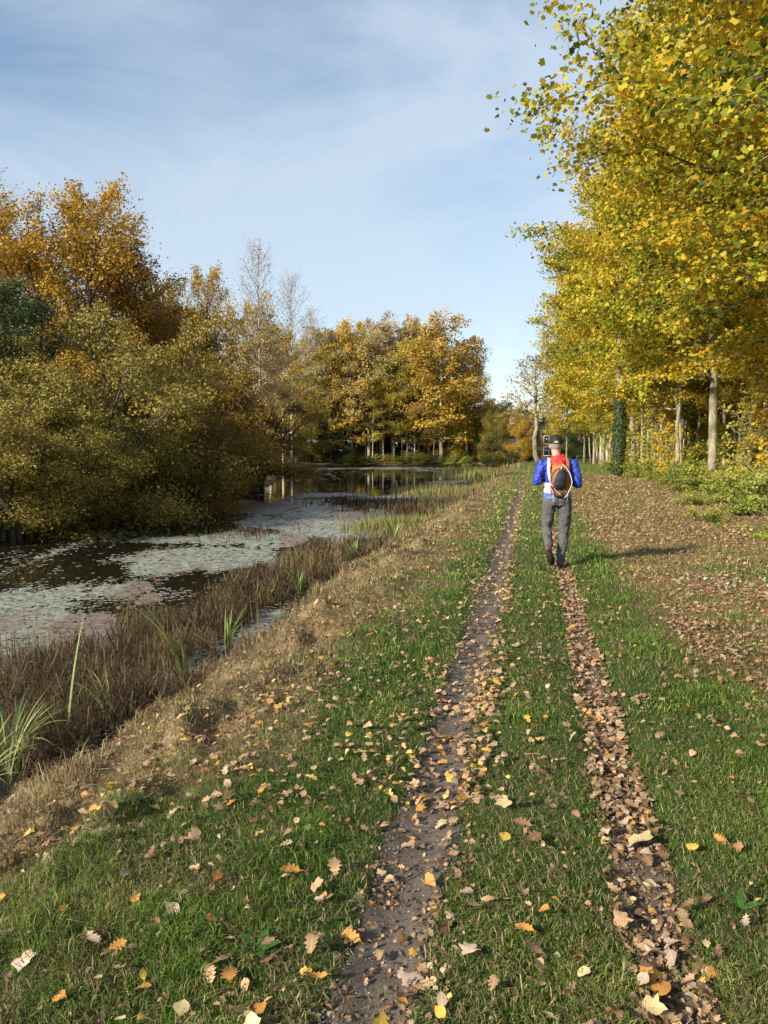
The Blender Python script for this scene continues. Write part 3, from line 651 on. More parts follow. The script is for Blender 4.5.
# ------------------------------------------------------------------ reed bed
REED = leaf_mat('reed_blades', [(0, (.05, .035, .02)), (.3, (.13, .085, .045)), (.52, (.26, .18, .09)), (.72, (.24, .21, .08)), (1, (.16, .22, .05))], .2, .6)
g = Buf()
for (n, y0, y1, u0, u1, hh, ww) in ((44000, 4.6, 10, -5.6, -3.2, .6, .006), (30000, 10, 19, -5.0, -3.25, .5, .011), (4000, 19, 46, -4.2, -3.2, .4, .03), (2500, 46, 95, -4.6, -3.2, .5, .07)):
    x, y, u = area_points(n, y0, y1, u0, u1, rg, 1, 200)
    e = -5.1+1.1*(fbm(y*.5, 2, 95)-.5)*2+.5*(vnoise(y*3, x*3, 94)-.5)
    ok = (u > e+.0)&(rg.uniform(size=len(x)) < 2.6*(fbm(x*1.7, y*1.7, 96, 3)-.36))&(u < -3.3+.45*(vnoise(y*2.2, 0*y, 88)-.5)*2)&~((u > -3.85+.15*np.sin(y*5))&(y > 6.8)&(y < 12.5)&(vnoise(x*6, y*6, 93) > .25))
    x, y = x[ok], y[ok]; m = len(x)
    gr = ss(12, 20, y)*.35+ss(.5, .65, fbm(x*.7, y*.7, 97))*.35
    c0 = np.clip(rg.uniform(size=m)**1.3*.6+gr, 0, 1)
    z = np.maximum(height(x, y), WZ-.05)
    blades(g, x, y, z, hh*rg.uniform(.15, 1.1, m)**.8*(.25+1.5*fbm(x*1.6, y*1.6, 98)), ww*rg.uniform(.5, 1.3, m), np.clip(rg.normal(size=m)*.45+.35+.7*vnoise(x*2.3, y*2.3, 92), 0, 1.4), rg, np.stack([c0]*3, -1), az=6.28*vnoise(x*1.3, y*1.3, 91)*1.6+rg.normal(size=m)*.7)
x, y, u = area_points(52000, 4.7, 18, -5.2, -3.0, rg, 1, 200)
pool = (u > -3.95+.2*np.sin(y*4))&(y > 7.2)&(y < 12.5)
ok = (rg.uniform(size=len(x)) < 2.0*(fbm(x*1.7, y*1.7, 96, 3)-.38))&~pool&(u < -3.2+.35*(vnoise(y*2.2, 0*y, 88)-.5)*2); x, y = x[ok], y[ok]; m = len(x); c0 = np.clip(rg.uniform(size=m)**1.5*.62+.3*ss(.55, .7, fbm(x*.9, y*.9, 89)), 0, 1)
z = np.maximum(height(x, y), WZ)+rg.uniform(0, .22, m)
blades(g, x, y, z, rg.uniform(.15, .5, m), .0012*y*rg.uniform(.5, 1.1, m), rg.uniform(.9, 1.4, m), rg, np.stack([c0]*3, -1))
# beds standing in the water further on
for (px, py, rx, ry, n, hh, gcol) in ((440, 493, 1.6, 4, 5200, .55, .75), (475, 474, 2.2, 8, 3000, .8, .8), (395, 506, 1.8, 3, 1500, .45, .1), (350, 503, 1.5, 2, 500, .35, .1), (430, 512, 1.3, 2.5, 1600, .5, .2), (250, 535, 1.0, 1.2, 250, .35, .15), (190, 522, 1.4, .7, 150, .3, .1), (390, 528, 1.1, 1.6, 1500, .5, .8), (620, 470, .1, .1, 10, .3, .8)):
    x0, y0 = P(px, py, WZ); x = x0+rg.normal(size=n)*rx*.6; y = y0+rg.normal(size=n)*ry*.6
    z = np.maximum(height(x, y), WZ-.05); c0 = np.clip(gcol+rg.normal(size=n)*.15, 0, 1)
    blades(g, x, y, z, hh*rg.uniform(.4, 1.2, n), .0011*y0*rg.uniform(.6, 1.3, n), np.clip(rg.normal(size=n)*.3+.3, 0, 1.1), rg, np.stack([c0]*3, -1))
tag(g.obj('reeds', REED), kind='stuff')
# single sedge and bulrush plants
SEDGE = leaf_mat('sedge_blades', [(0, (.07, .11, .03)), (.5, (.2, .28, .09)), (.8, (.38, .42, .15)), (1, (.42, .34, .16))], .25, .45)
def long_blade(buf, base, az, L, arch, w, col, rng, n=12):
    t = np.linspace(0, 1, n); d = np.array([math.cos(az), math.sin(az), 0]); s = np.array([-d[1], d[0], 0])
    el0 = math.pi/2-.12; el = el0-arch*t**1.3; st = L/(n-1)
    p = np.zeros((n, 3)); p[0] = base
    for i in range(1, n): p[i] = p[i-1]+st*(math.cos(el[i])*d+np.array([0, 0, math.sin(el[i])]))
    ww = w*np.sin(np.clip(t*.8+.25, 0, 1)*math.pi)**.6*np.clip((1-t)*3, .05, 1)
    mid = p-np.array([0, 0, 1])*ww[:, None]*.35
    v = np.concatenate([p-s*ww[:, None]/2, mid, p+s*ww[:, None]/2])
    f = [(i, i+1, n+i+1, n+i) for i in range(n-1)]+[(n+i, n+i+1, 2*n+i+1, 2*n+i) for i in range(n-1)]
    buf.add(v, [f], (col, col, col, 1))
def sedge(px, py, label, spec, seed, name='sedge_plant', cat='plant'):
    rng = np.random.default_rng(seed); x, y = P(px, py, -.72); z = max(H(x, y), WZ)-.03
    t = thing(name, label, cat, (x, y, z), 0)
    for (az, L, arch, w, col) in spec:
        bb = Buf(); long_blade(bb, (rng.normal()*.02, rng.normal()*.02, 0), az, L, arch, w, col, rng); bb.obj('blade', SEDGE, t)
rsd = np.random.default_rng(3)
sedge(64, 738, 'tall single upright pale green bulrush blade standing above the dead reeds', [(1.2, 1.25, .25, .02, .55), (4, .6, .6, .015, .8), (2.8, .5, .9, .012, .4)], 1)
sedge(186, 684, 'arching green bulrush blades bending left over the dead reeds', [(3.2, 1.5, 1.35, .04, .8), (3.0, 1.35, .95, .045, .65), (2.7, .95, .4, .03, .6), (3.6, .6, .6, .022, .7), (2.2, .7, .5, .02, .8)], 2)
sedge(12, 762, 'big sedge tussock with green and yellow blades at the left edge', [(rsd.uniform(-1.0, 3.6), rsd.uniform(.45, .95), rsd.uniform(.7, 2.0), rsd.uniform(.012, .022), rsd.uniform(.1, 1)) for _ in range(30)], 3)
sedge(-30, 800, 'yellowing sedge tussock below the big one at the left edge', [(rsd.uniform(-.8, 1.6), rsd.uniform(.4, .8), rsd.uniform(.9, 2.0), rsd.uniform(.012, .022), rsd.uniform(.3, 1)) for _ in range(22)], 4)
sedge(110, 715, 'sedge tuft with brown leaning blades beside the single upright one', [(rsd.uniform(2, 4.4), rsd.uniform(.4, .8), rsd.uniform(.4, 1.6), .014, rsd.uniform(.5, 1)) for _ in range(14)], 5)
sedge(228, 640, 'small green sedge tuft in the middle of the dead reeds', [(rsd.uniform(0, 6.2), rsd.uniform(.4, .7), rsd.uniform(.3, 1.3), .016, rsd.uniform(.2, .9)) for _ in range(16)], 6)
sedge(355, 560, 'bright green sedge tuft at the far end of the dead reeds', [(rsd.uniform(0, 6.2), rsd.uniform(.4, .75), rsd.uniform(.3, 1.3), .03, rsd.uniform(.2, .6)) for _ in range(26)], 7)
sedge(300, 590, 'green sedge tuft above the narrow pale pool', [(rsd.uniform(0, 6.2), rsd.uniform(.35, .65), rsd.uniform(.3, 1.3), .022, rsd.uniform(.3, .8)) for _ in range(20)], 8)
sedge(395, 540, 'green sedge tuft where the reeds meet the grassy bank', [(rsd.uniform(0, 6.2), rsd.uniform(.4, .8), rsd.uniform(.3, 1.3), .04, rsd.uniform(.2, .7)) for _ in range(24)], 9)

# ------------------------------------------------------------------ duckweed
blobs = [  # px, py, half width px, half height px, weight
    (40, 640, 110, 42, 1.3), (130, 596, 80, 14, .9), (215, 560, 95, 13, 1.2), (300, 540, 90, 10, 1.2), (350, 522, 110, 13, 1.3), (290, 508, 75, 9, 1.0),
    (400, 500, 70, 7, 1.1), (160, 540, 55, 5, .8), (30, 537, 60, 6, .8), (120, 522, 80, 3, .8), (330, 495, 60, 3, .9), (380, 468.5, 80, 1.2, .9), (450, 471, 40, 1.5, .9), (300, 640, 60, 30, 1.0), (210, 700, 90, 40, .6), (420, 530, 40, 20, 1), (440, 482, 25, 2, .8)]
def pxy(x, y, z):
    d = cP*y-sP*(z-CAMH); v = sP*y+cP*(z-CAMH)
    return 384+F*x/d, 512-F*v/d
def duck(x, y):
    px, py = pxy(x, y, WZ); m = np.zeros_like(x)
    for (a, b_, c, d, w_) in blobs: m = np.maximum(m, w_*np.exp(-(((px-a)/c)**2+((py-b_)/d)**2)**1.3))
    ed = ss(16, 0, np.abs(py-(690-.55*px)))*0
    n = fbm(x*.9, y*.35, 201, 5)+.35*(fbm(x*5, y*2.5, 202, 3)-.5)
    return m+1.5*(n-.5)-.52
rows = [5.0]
while rows[-1] < 113: rows.append(rows[-1]*1.0045+.008)
rows = np.array(rows); cols_s = np.arange(-.53, .22, .0042)
Yg, Sg = np.meshgrid(rows, cols_s, indexing='ij')
Xg = Sg*Yg
jx = rg.uniform(-.4, .4, Xg.shape)*.0042*Yg; jy = rg.uniform(-.4, .4, Xg.shape)*(.0045*Yg+.008)
Xg = Xg+jx; Yg2 = Yg+jy
i = np.arange(Xg.size).reshape(Xg.shape); q = np.stack([i[:-1, :-1], i[:-1, 1:], i[1:, 1:], i[1:, :-1]], -1).reshape(-1, 4)
cx = Xg.ravel()[q].mean(1); cy = Yg2.ravel()[q].mean(1)
dk = duck(cx, cy); keep = (rg.uniform(size=len(cx)) < .02+.97*ss(-.16, .16, dk)*(.82+.18*(vnoise(cx*9, cy*5, 220) > .3)))&(height(cx, cy, False, False) < WZ+.04)
q = q[keep]; used, inv = np.unique(q, return_inverse=True)
dc = np.clip(fbm(Xg.ravel()[used]*.8, Yg2.ravel()[used]*.3, 210)*1.3-.15, 0, 1)
b = Buf(); b.add(np.stack([Xg.ravel()[used], Yg2.ravel()[used], np.full(len(used), WZ+.004)], -1), [inv.reshape(-1, 4)], np.stack([dc, dc, dc, 1+0*dc], -1))
nn = 60000; yy = 5*(110/5)**rg.uniform(size=nn); xx = rg.uniform(-.53, .2, nn)*yy
ok = (duck(xx, yy) > -.28)&(rg.uniform(size=nn) < .6)&(height(xx, yy, False, False) < WZ+.03); xx, yy = xx[ok], yy[ok]; m = len(xx)
c = np.stack([xx, yy, np.full(m, WZ+.007)], -1).astype(np.float32); nr = np.tile([0, 0, 1.], (m, 1))+rg.normal(size=(m, 3))*.02
scatter(b, DIAM, c, frames(nr, rg), (.02+.0035*yy)*rg.uniform(.5, 1.5, m), np.stack([rg.uniform(size=m)]*3, -1), aspect=np.full(m, 1.4))
def duck_mat():
    m, nt, out = newmat('duckweed_film'); L = nt.links.new
    at = N(nt, 'ShaderNodeAttribute', attribute_name='Col'); sp = N(nt, 'ShaderNodeSeparateColor'); L(at.outputs['Color'], sp.inputs[0])
    tc = N(nt, 'ShaderNodeTexCoord'); n = N(nt, 'ShaderNodeTexNoise', Scale=6.0, Detail=8.0, Roughness=.7); L(tc.outputs['Object'], n.inputs['Vector'])
    a = ramp(nt, [(.3, (.14, .155, .12)), (.55, (.3, .32, .26)), (.75, (.5, .52, .46))], n.outputs[0]).outputs[0]
    b2 = ramp(nt, [(.3, (.12, .08, .06)), (.6, (.26, .18, .15)), (.8, (.42, .36, .31))], n.outputs[0]).outputs[0]
    f = ramp(nt, [(.48, (0, 0, 0)), (.62, (1, 1, 1))], sp.outputs[0]).outputs[0]
    pb = N(nt, 'ShaderNodeBsdfPrincipled', Roughness=.42); L(mix(nt, f, a, b2), pb.inputs['Base Color'])
    bp = N(nt, 'ShaderNodeBump', Strength=.3, Distance=.01); L(n.outputs[0], bp.inputs['Height']); L(bp.outputs[0], pb.inputs['Normal'])
    L(pb.outputs[0], out.inputs[0]); return m
tag(b.obj('duckweed', duck_mat()), kind='stuff')

# ------------------------------------------------------------------ fallen leaves
FALL = leaf_mat('fallen_leaf', [(0, (.11, .06, .03)), (.25, (.25, .155, .09)), (.5, (.38, .25, .15)), (.68, (.52, .37, .24)), (.8, (.5, .24, .06)), (.92, (.6, .38, .07)), (1, (.66, .5, .16))], .12, .6, vein=1)
LEAFMATS = {}
for nm, cols in dict(brown=((.12, .065, .03), (.25, .145, .075)), tan=((.28, .165, .085), (.5, .33, .18)), pale=((.38, .27, .19), (.58, .44, .33)), orange=((.3, .13, .03), (.55, .27, .06)), yellow=((.5, .3, .04), (.72, .5, .09)), cream=((.42, .32, .14), (.66, .54, .28))).items():
    m_, nt_, out_ = newmat('leaf_'+nm)
    tc = N(nt_, 'ShaderNodeTexCoord'); oi = N(nt_, 'ShaderNodeObjectInfo')
    n_ = N(nt_, 'ShaderNodeTexNoise', Scale=35.0, Detail=5.0); nt_.links.new(tc.outputs['Object'], n_.inputs['Vector'])
    rp_ = ramp(nt_, [(.33, cols[0]), (.62, cols[1])], n_.outputs[0])
    mr = N(nt_, 'ShaderNodeMapRange'); nt_.links.new(oi.outputs['Random'], mr.inputs[0]); mr.inputs[3].default_value = .65; mr.inputs[4].default_value = 1.15
    hs = N(nt_, 'ShaderNodeHueSaturation'); nt_.links.new(mr.outputs[0], hs.inputs['Value']); nt_.links.new(rp_.outputs[0], hs.inputs['Color'])
    # veins: a pale midrib with side ribs running out at an angle
    sx = N(nt_, 'ShaderNodeSeparateXYZ'); nt_.links.new(tc.outputs['Object'], sx.inputs[0])
    ab = N(nt_, 'ShaderNodeMath', operation='ABSOLUTE'); nt_.links.new(sx.outputs[1], ab.inputs[0])
    mid_ = N(nt_, 'ShaderNodeMath', operation='LESS_THAN'); nt_.links.new(ab.outputs[0], mid_.inputs[0]); mid_.inputs[1].default_value = .012
    sb = N(nt_, 'ShaderNodeMath', operation='SUBTRACT'); nt_.links.new(sx.outputs[0], sb.inputs[0]); nt_.links.new(ab.outputs[0], sb.inputs[1])
    ml = N(nt_, 'ShaderNodeMath', operation='MULTIPLY'); nt_.links.new(sb.outputs[0], ml.inputs[0]); ml.inputs[1].default_value = 7
    fr_ = N(nt_, 'ShaderNodeMath', operation='FRACT'); nt_.links.new(ml.outputs[0], fr_.inputs[0])
    l2 = N(nt_, 'ShaderNodeMath', operation='LESS_THAN'); nt_.links.new(fr_.outputs[0], l2.inputs[0]); l2.inputs[1].default_value = .09
    mx_ = N(nt_, 'ShaderNodeMath', operation='MAXIMUM'); nt_.links.new(mid_.outputs[0], mx_.inputs[0]); nt_.links.new(l2.outputs[0], mx_.inputs[1])
    sc_ = N(nt_, 'ShaderNodeMath', operation='MULTIPLY'); nt_.links.new(mx_.outputs[0], sc_.inputs[0]); sc_.inputs[1].default_value = .35
    cc = mix(nt_, sc_.outputs[0], hs.outputs[0], tuple(min(1, v*1.5+.05) for v in cols[1]))
    pb = N(nt_, 'ShaderNodeBsdfPrincipled', Roughness=.6); pb.inputs['Specular IOR Level'].default_value = .3; nt_.links.new(cc, pb.inputs['Base Color'])
    nt_.links.new(pb.outputs[0], out_.inputs[0]); LEAFMATS[nm] = m_
def leaf_mesh(T, seed, curl):
    rng = np.random.default_rng(seed); v, fs = T; v = v.copy()
    v[:, 1] *= rng.uniform(.85, 1.15); v[:, :2] += rng.normal(size=(len(v), 2))*.012
    v[:, 2] += curl*(v[:, 0]**2*rng.uniform(.2, 1.2)+np.abs(v[:, 1])*v[:, 1]*rng.uniform(-1.5, 1.5)+v[:, 0]*v[:, 1]*rng.uniform(-1.5, 1.5))+rng.normal(size=len(v))*.012
    v[:, 2] -= v[:, 2].min(); bb = Buf()
    bb.add(v, fs)
    L0 = v[np.argmin(v[:, 0])]; tube(bb, [L0+np.array([.04, 0, 0]), L0+np.array([-.1, .02, .01]), L0+np.array([-.2, .05, .04])], [.012, .009, .007], 4)
    return bb.mesh('leaf_%d' % seed, list(LEAFMATS.values())[0], True)
LM = {k: [leaf_mesh(T, 300+j*11+q, .55+.12*q) for q in range(8)] for j, (k, T) in enumerate(dict(oak=OAK, round=ROUND, oval=OVAL, maple=MAPLE).items())}
SZ = dict(oak=.1, round=.058, oval=.065, maple=.09)
KN = dict(oak='lobed oak leaf', round='rounded leaf', oval='oval leaf', maple='pointed maple leaf')
CN = dict(brown='dark brown', tan='tan brown', pale='pale greyish pink', orange='orange brown', yellow='bright yellow', cream='creamy yellow')
nleaf = 0; taken = []
def put_leaf(x, y, kind, colr, size, label, group, tilt=.35, dz=.012):
    global nleaf
    z = H(x, y)+dz
    o = link('fallen_leaf', LM[kind][nleaf % 8]); nleaf += 1
    o.material_slots[0].link = 'OBJECT'; o.material_slots[0].material = LEAFMATS[colr]
    o.location = (x, y, z); o.scale = (size, size, size)
    o.rotation_euler = (RNG.normal()*tilt, RNG.normal()*tilt, RNG.uniform(0, 6.28))
    tag(o, label, 'leaf', group); taken.append((x, y, size))
hero = [(503, 808, 'maple', 'cream', .085, 'large creamy yellow leaf on the grass strip between the ruts'), (522, 828, 'oak', 'brown', .085, 'dark brown curled leaf just beside the large creamy one'), (532, 846, 'oak', 'brown', .09, 'brown lobed leaf beneath the curled dark one on the middle strip'),
        (505, 843, 'round', 'yellow', .05, 'small yellow leaf among brown ones on the middle strip'), (494, 908, 'oak', 'tan', .085, 'long tan oak leaf lying flat in the middle grass strip'), (470, 914, 'oak', 'brown', .07, 'brown leaf left of the long tan oak leaf'),
        (524, 898, 'oval', 'tan', .055, 'tan leaf above the round orange one'), (544, 921, 'round', 'orange', .042, 'perfectly round orange leaf on the middle grass strip'), (524, 936, 'oak', 'orange', .07, 'curled orange brown leaf under the round orange one'),
        (468, 957, 'maple', 'pale', .07, 'pale leaf standing up at the left of the middle strip'), (534, 957, 'oak', 'brown', .07, 'dark leaf half sunk in grass near the bottom of the middle strip'), (577, 960, 'oval', 'orange', .058, 'deep orange oval leaf low on the middle strip'),
        (557, 964, 'oval', 'cream', .045, 'creamy leaf touching the deep orange oval one'), (584, 979, 'round', 'cream', .048, 'pale yellow round leaf right of the deep orange oval one'), (538, 972, 'oval', 'tan', .055, 'tan leaf lying on the dark sunken leaf'), (493, 993, 'oak', 'tan', .06, 'curled tan leaf at the bottom of the middle strip'),
        (548, 1021, 'oval', 'cream', .045, 'creamy leaf cut by the bottom edge'), (440, 1017, 'round', 'yellow', .04, 'small yellow leaf at the bottom beside the left rut'),
        (25, 952, 'maple', 'pale', .085, 'large pale pinkish leaf at the lower left corner'), (93, 940, 'oak', 'pale', .08, 'pale lobed leaf standing on edge near the lower left'), (118, 946, 'oak', 'orange', .06, 'orange leaf right of the pale leaf standing on edge'), (172, 913, 'oval', 'pale', .07, 'narrow pale leaf on the shady grass at the left'),
        (152, 925, 'round', 'tan', .05, 'tan round leaf left of the narrow pale one'), (56, 972, 'round', 'yellow', .035, 'tiny bright yellow leaf in the lower left corner'), (143, 977, 'oval', 'yellow', .045, 'bright yellow leaf on top of a brown one at the lower left'), (141, 990, 'oak', 'orange', .06, 'orange brown leaf under the bright yellow one'),
        (99, 982, 'round', 'cream', .03, 'tiny cream leaf below the orange one at the lower left'), (182, 1011, 'round', 'cream', .05, 'folded cream leaf at the bottom left'), (62, 905, 'oval', 'orange', .05, 'orange leaf on the dry grass at the left'), (257, 908, 'maple', 'orange', .06, 'bright orange curled leaf on the left grass'),
        (213, 925, 'oval', 'orange', .06, 'orange brown leaf left of the bright curled one'), (312, 950, 'oak', 'tan', .085, 'large tan oak leaf beside the left rut'), (229, 978, 'oak', 'orange', .09, 'largest orange oak leaf on the dark grass at the left'), (219, 966, 'oak', 'tan', .07, 'tan leaf overlapping the largest orange oak leaf'),
        (315, 978, 'oak', 'orange', .075, 'orange and tan leaf close to the left rut edge'), (268, 946, 'oval', 'tan', .055, 'tan leaf halfway between the orange curled leaf and the rut'), (259, 1013, 'round', 'orange', .045, 'round orange leaf at the bottom of the left grass'), (238, 1017, 'oak', 'tan', .07, 'tan leaf left of the round orange one at the bottom'),
        (300, 850, 'round', 'tan', .05, 'smooth tan round leaf in the green grass left of the rut'), (287, 838, 'oak', 'tan', .065, 'tan leaf above the smooth round one'), (286, 848, 'oak', 'pale', .06, 'pale leaf left of the smooth round one'), (290, 872, 'oak', 'orange', .09, 'long orange brown oak leaf left of the rut'), (217, 882, 'oak', 'orange', .07, 'orange leaf upright in the grass at the left'),
        (692, 850, 'round', 'yellow', .055, 'brightest yellow leaf on the grass right of the right rut'), (720, 842, 'oak', 'orange', .06, 'orange brown leaf right of the brightest yellow one'), (736, 850, 'oak', 'brown', .06, 'brown leaf second to the right of the brightest yellow one'), (745, 925, 'oak', 'pale', .065, 'pale leaf beside the green dock leaf at the right'),
        (707, 943, 'oval', 'cream', .05, 'creamy orange leaf on the right grass'), (712, 974, 'oak', 'orange', .065, 'curled orange leaf near the bottom right'), (631, 964, 'round', 'tan', .05, 'round tan leaf just left of the right rut'), (655, 966, 'maple', 'yellow', .08, 'large golden leaf lying in the right rut'),
        (662, 982, 'round', 'orange', .065, 'orange leaf below the large golden one in the right rut'), (655, 946, 'maple', 'pale', .075, 'pale leaf above the large golden one in the right rut'), (640, 842, 'maple', 'cream', .1, 'big crumpled pale leaf on the right rut'), (615, 889, 'oak', 'tan', .075, 'tan leaf stretched on the left edge of the right rut'),
        (651, 885, 'oak', 'pale', .075, 'pale leaf in the middle of the right rut'), (670, 1010, 'oak', 'tan', .085, 'tan leaf in the right rut at the bottom edge'), (700, 812, 'oval', 'yellow', .045, 'yellowish leaf farther up the right grass'), (403, 1000, 'oval', 'orange', .05, 'orange leaf in the left rut near the bottom'), (412, 978, 'maple', 'pale', .07, 'pale star shaped leaf in the left rut near the bottom'), (408, 845, 'maple', 'tan', .075, 'tan pointed leaf in the left rut')]
for (px, py, k_, c_, s_, lab) in hero:
    x, y = P(px, py, .02); put_leaf(x, y, k_, c_, s_*.98, lab, 'fallen leaves', tilt=.22, dz=.03 if abs(U(x, y)-.43) > .12 else .028)
rl = np.random.default_rng(21)
kinds = ['oak', 'round', 'oval', 'maple']; names = ['brown', 'tan', 'pale', 'orange', 'yellow', 'cream']
def where(u):
    if u < -1.3: return 'on the dry bank'
    if u < -.6: return 'on the grass left of the left rut'
    if u < -.25: return 'in the left rut'
    if u < .27: return 'on the grass between the ruts'
    if u < .6: return 'in the right rut'
    return 'on the grass right of the right rut'
def leaf_density(x, y):
    u = U(x, y)
    d = 17+0*x                                                                   # per square metre, grass
    d = np.where(np.abs(u+.43) < .17, 85, d); d = np.where(np.abs(u+.29) < .09, 170, d)
    d = np.where(np.abs(u-.43) < .12, 330*(.55+.9*fbm(x*2.5, y*2.5, 112)), d)
    d = np.where((u < -.62)&(u > -1.4), 36, d)
    d = np.where(zone_straw(x, y) > .5, 48, d); d = np.where(zone_leaf(x, y) > .5, 190, d)
    pile = ss(.56, .75, fbm(x*3, y*3, 111)); return d*(.5+1.4*pile)
# largest in the picture: near the camera
cand = 0; YN = 3.15
while nleaf < 298 and cand < 40000:
    cand += 1
    y = 1.78+(YN-1.78)*rl.uniform(); x = rl.uniform(-.56*y-.02, .56*y+.02); u = U(x, y)
    if rl.uniform()*430 > float(leaf_density(np.array(x), np.array(y)))*1.0: continue
    if any((x-a)**2+(y-b_)**2 < (.2*s_)**2 for a, b_, s_ in taken[:60]): continue
    rutR = abs(u-.43) < .12
    kd = rl.choice(kinds, p=[.45, .25, .15, .15] if rutR else [.28, .36, .24, .12])
    cn = rl.choice(names, p=[.4, .34, .15, .06, .02, .03] if rutR else [.3, .3, .08, .2, .05, .07])
    put_leaf(x, y, kd, cn, SZ[kd]*rl.uniform(.42, .85), '%s %s lying %s' % (CN[cn], KN[kd], where(u)), 'fallen leaves', tilt=.35, dz=.006+rl.uniform(0, .03)*(1 if rutR else .6)+.008*(abs(u+.43) > .17))
print('leaves', nleaf, cand)
# everything farther off, and the crumbs between
L = Buf(); tot = 0
for (n, y0, y1, sc) in ((2600, 1.8, YN, .42), (15000, YN, 6.5, .72), (16000, 6.5, 13, .7), (16000, 13, 26, 1.05), (11000, 26, 60, 1.6)):
    x, y, u = area_points(n*4, y0, y1, -3.4, 8.5, rl, 1)
    d = leaf_density(x, y); yl = d/430*np.where(np.abs(u-.43) < .12, 1, 1)
    ok = rl.uniform(size=len(x)) < yl*.8; x, y, u = x[ok][:n*2], y[ok][:n*2], u[ok][:n*2]; m = len(x); tot += m
    rut = (np.abs(u-.43) < .13)|(zone_leaf(x, y) > .5)
    z = height(x, y)+.006+rl.uniform(0, .03, m)+.012*(~rut)
    c0 = np.where(rut, np.clip(rl.normal(size=m)*.2+.42, 0, .97), np.clip(rl.normal(size=m)*.25+.5, 0, 1))
    c0 = np.where(y > 6.5, np.clip(c0+.05, 0, 1), c0)
    which = rl.choice(4, m, p=[.38, .28, .2, .14]); nr = np.tile([0, 0, 1.], (m, 1))+rl.normal(size=(m, 3))*.38
    for w_, (T, s0) in enumerate(((OAK_S, .085), (ROUND, .055), (OVAL, .06), (MAPLE_F, .08))):
        s = which == w_
        scatter(L, T, np.stack([x, y, z], -1)[s].astype(np.float32), frames(nr[s], rl), s0*sc*rl.uniform(.55, 1.15, s.sum()), np.stack([c0[s]]*3, -1))
# crumbs and broken bits, all over the near ground
x, y, u = area_points(60000, 1.75, 7, -3.2, 4.5, rl, 1); d = leaf_density(x, y)
ok = rl.uniform(size=len(x)) < np.clip(d/260, .07, .8); x, y, u = x[ok], y[ok], u[ok]; m = len(x)
nr = np.tile([0, 0, 1.], (m, 1))+rl.normal(size=(m, 3))*.5; c0 = np.clip(rl.normal(size=m)*.18+.25, 0, .7)
scatter(L, LEAF6, np.stack([x, y, height(x, y)+.004+rl.uniform(0, .01, m)], -1).astype(np.float32), frames(nr, rl), rl.uniform(.008, .026, m), np.stack([c0]*3, -1))
# pale silvery leaves at the far right
n = 90; x0, y0 = P(745, 586); x = x0+rl.normal(size=n)*.55; y = y0+rl.normal(size=n)*.45
nr = np.tile([0, 0, 1.], (n, 1))+rl.normal(size=(n, 3))*.5
SIL = leaf_mat('silvery_leaf', [(0, (.2, .24, .17)), (1, (.48, .52, .42))], .1)
s_ = Buf(); scatter(s_, ROUND, np.stack([x, y, height(x, y)+.04+rl.uniform(0, .05, n)], -1).astype(np.float32), frames(nr, rl), rl.uniform(.03, .065, n), np.stack([rl.uniform(size=n)]*3, -1))
tag(s_.obj('silvery_leaves', SIL), kind='stuff'); print('litter', tot)
tag(L.obj('leaf_litter', FALL), kind='stuff')
# gravel in the left rut
G = Buf(); n = 5200; y = 1.75*(9/1.75)**rl.uniform(size=n); u = -.43+rl.uniform(-1, 1, n)*.14; x = XU(u, y)
oc = (np.float32([(.5, 0, 0), (0, .4, 0), (-.5, .1, 0), (0, -.45, 0), (.1, 0, .35), (.2, .3, .12)]), [np.array([(0, 1, 4), (1, 2, 4), (2, 3, 4), (3, 0, 4)])])
nr = np.tile([0, 0, 1.], (n, 1))+rl.normal(size=(n, 3))*.3
scatter(G, oc, np.stack([x, y, height(x, y)+.003], -1).astype(np.float32), frames(nr, rl), rl.uniform(.003, .01, n)*(1+.06*y), np.stack([rl.uniform(size=n)]*3, -1))
tag(G.obj('gravel', leaf_mat('grey_stone', [(0, (.06, .055, .05)), (.6, (.16, .15, .14)), (.92, (.26, .25, .23)), (1, (.5, .48, .45))], 0, .8)), kind='stuff')
# sticks and broad green weeds
STK = bark_mat('stick_bark', (.07, .05, .035), (.25, .19, .13), 30)
for i, (p0, p1, lab) in enumerate([((40, 862), (98, 832), 'thin bare twig lying on the dry bank'), ((120, 812), (160, 770), 'pale broken stick in the brown leaves on the bank'), ((0, 905), (45, 870), 'short dark twig at the left edge of the bank')]):
    a, b_ = P(*p0), P(*p1); t = np.linspace(0, 1, 7)[:, None]; q = np.array(a)*(1-t)+np.array(b_)*t
    z = height(q[:, 0], q[:, 1])+.02+.01*np.sin(t[:, 0]*5+i); pts = np.column_stack([q-q[0], z-z[0]])+np.array([0, 0, .0])
    bb = Buf(); tube(bb, pts, np.linspace(.008, .004, 7), 6); tube(bb, [pts[3], pts[3]+[.05, .03, .02], pts[3]+[.1, .08, .02]], [.004, .003, .002], 5)
    o = bb.obj('twig', STK, None, True); o.location = (q[0, 0], q[0, 1], z[0]); tag(o, lab, 'twig')
rt = np.random.default_rng(31); D = Buf()
for k in range(420):
    y = rt.uniform(3, 15); u = rt.uniform(-3.7, -1.9); x = XU(u, y); a = rt.uniform(-.6, 1.4) if k % 3 else rt.uniform(0, 3.1); Lq = rt.uniform(.08, .4)
    q = np.array([x, y])+np.array([math.cos(a), math.sin(a)])*np.linspace(0, 1, 4)[:, None]*Lq
    z = height(q[:, 0], q[:, 1])+.012+np.array([0, .02, .03, .02])*rt.uniform(0, 1.6); tube(D, np.column_stack([q, np.maximum(z, WZ+.01)]), np.array([.005, .0045, .0035, .002])*rt.uniform(.5, 1.2), 4)
tag(D.obj('woody_debris', STK), kind='stuff')
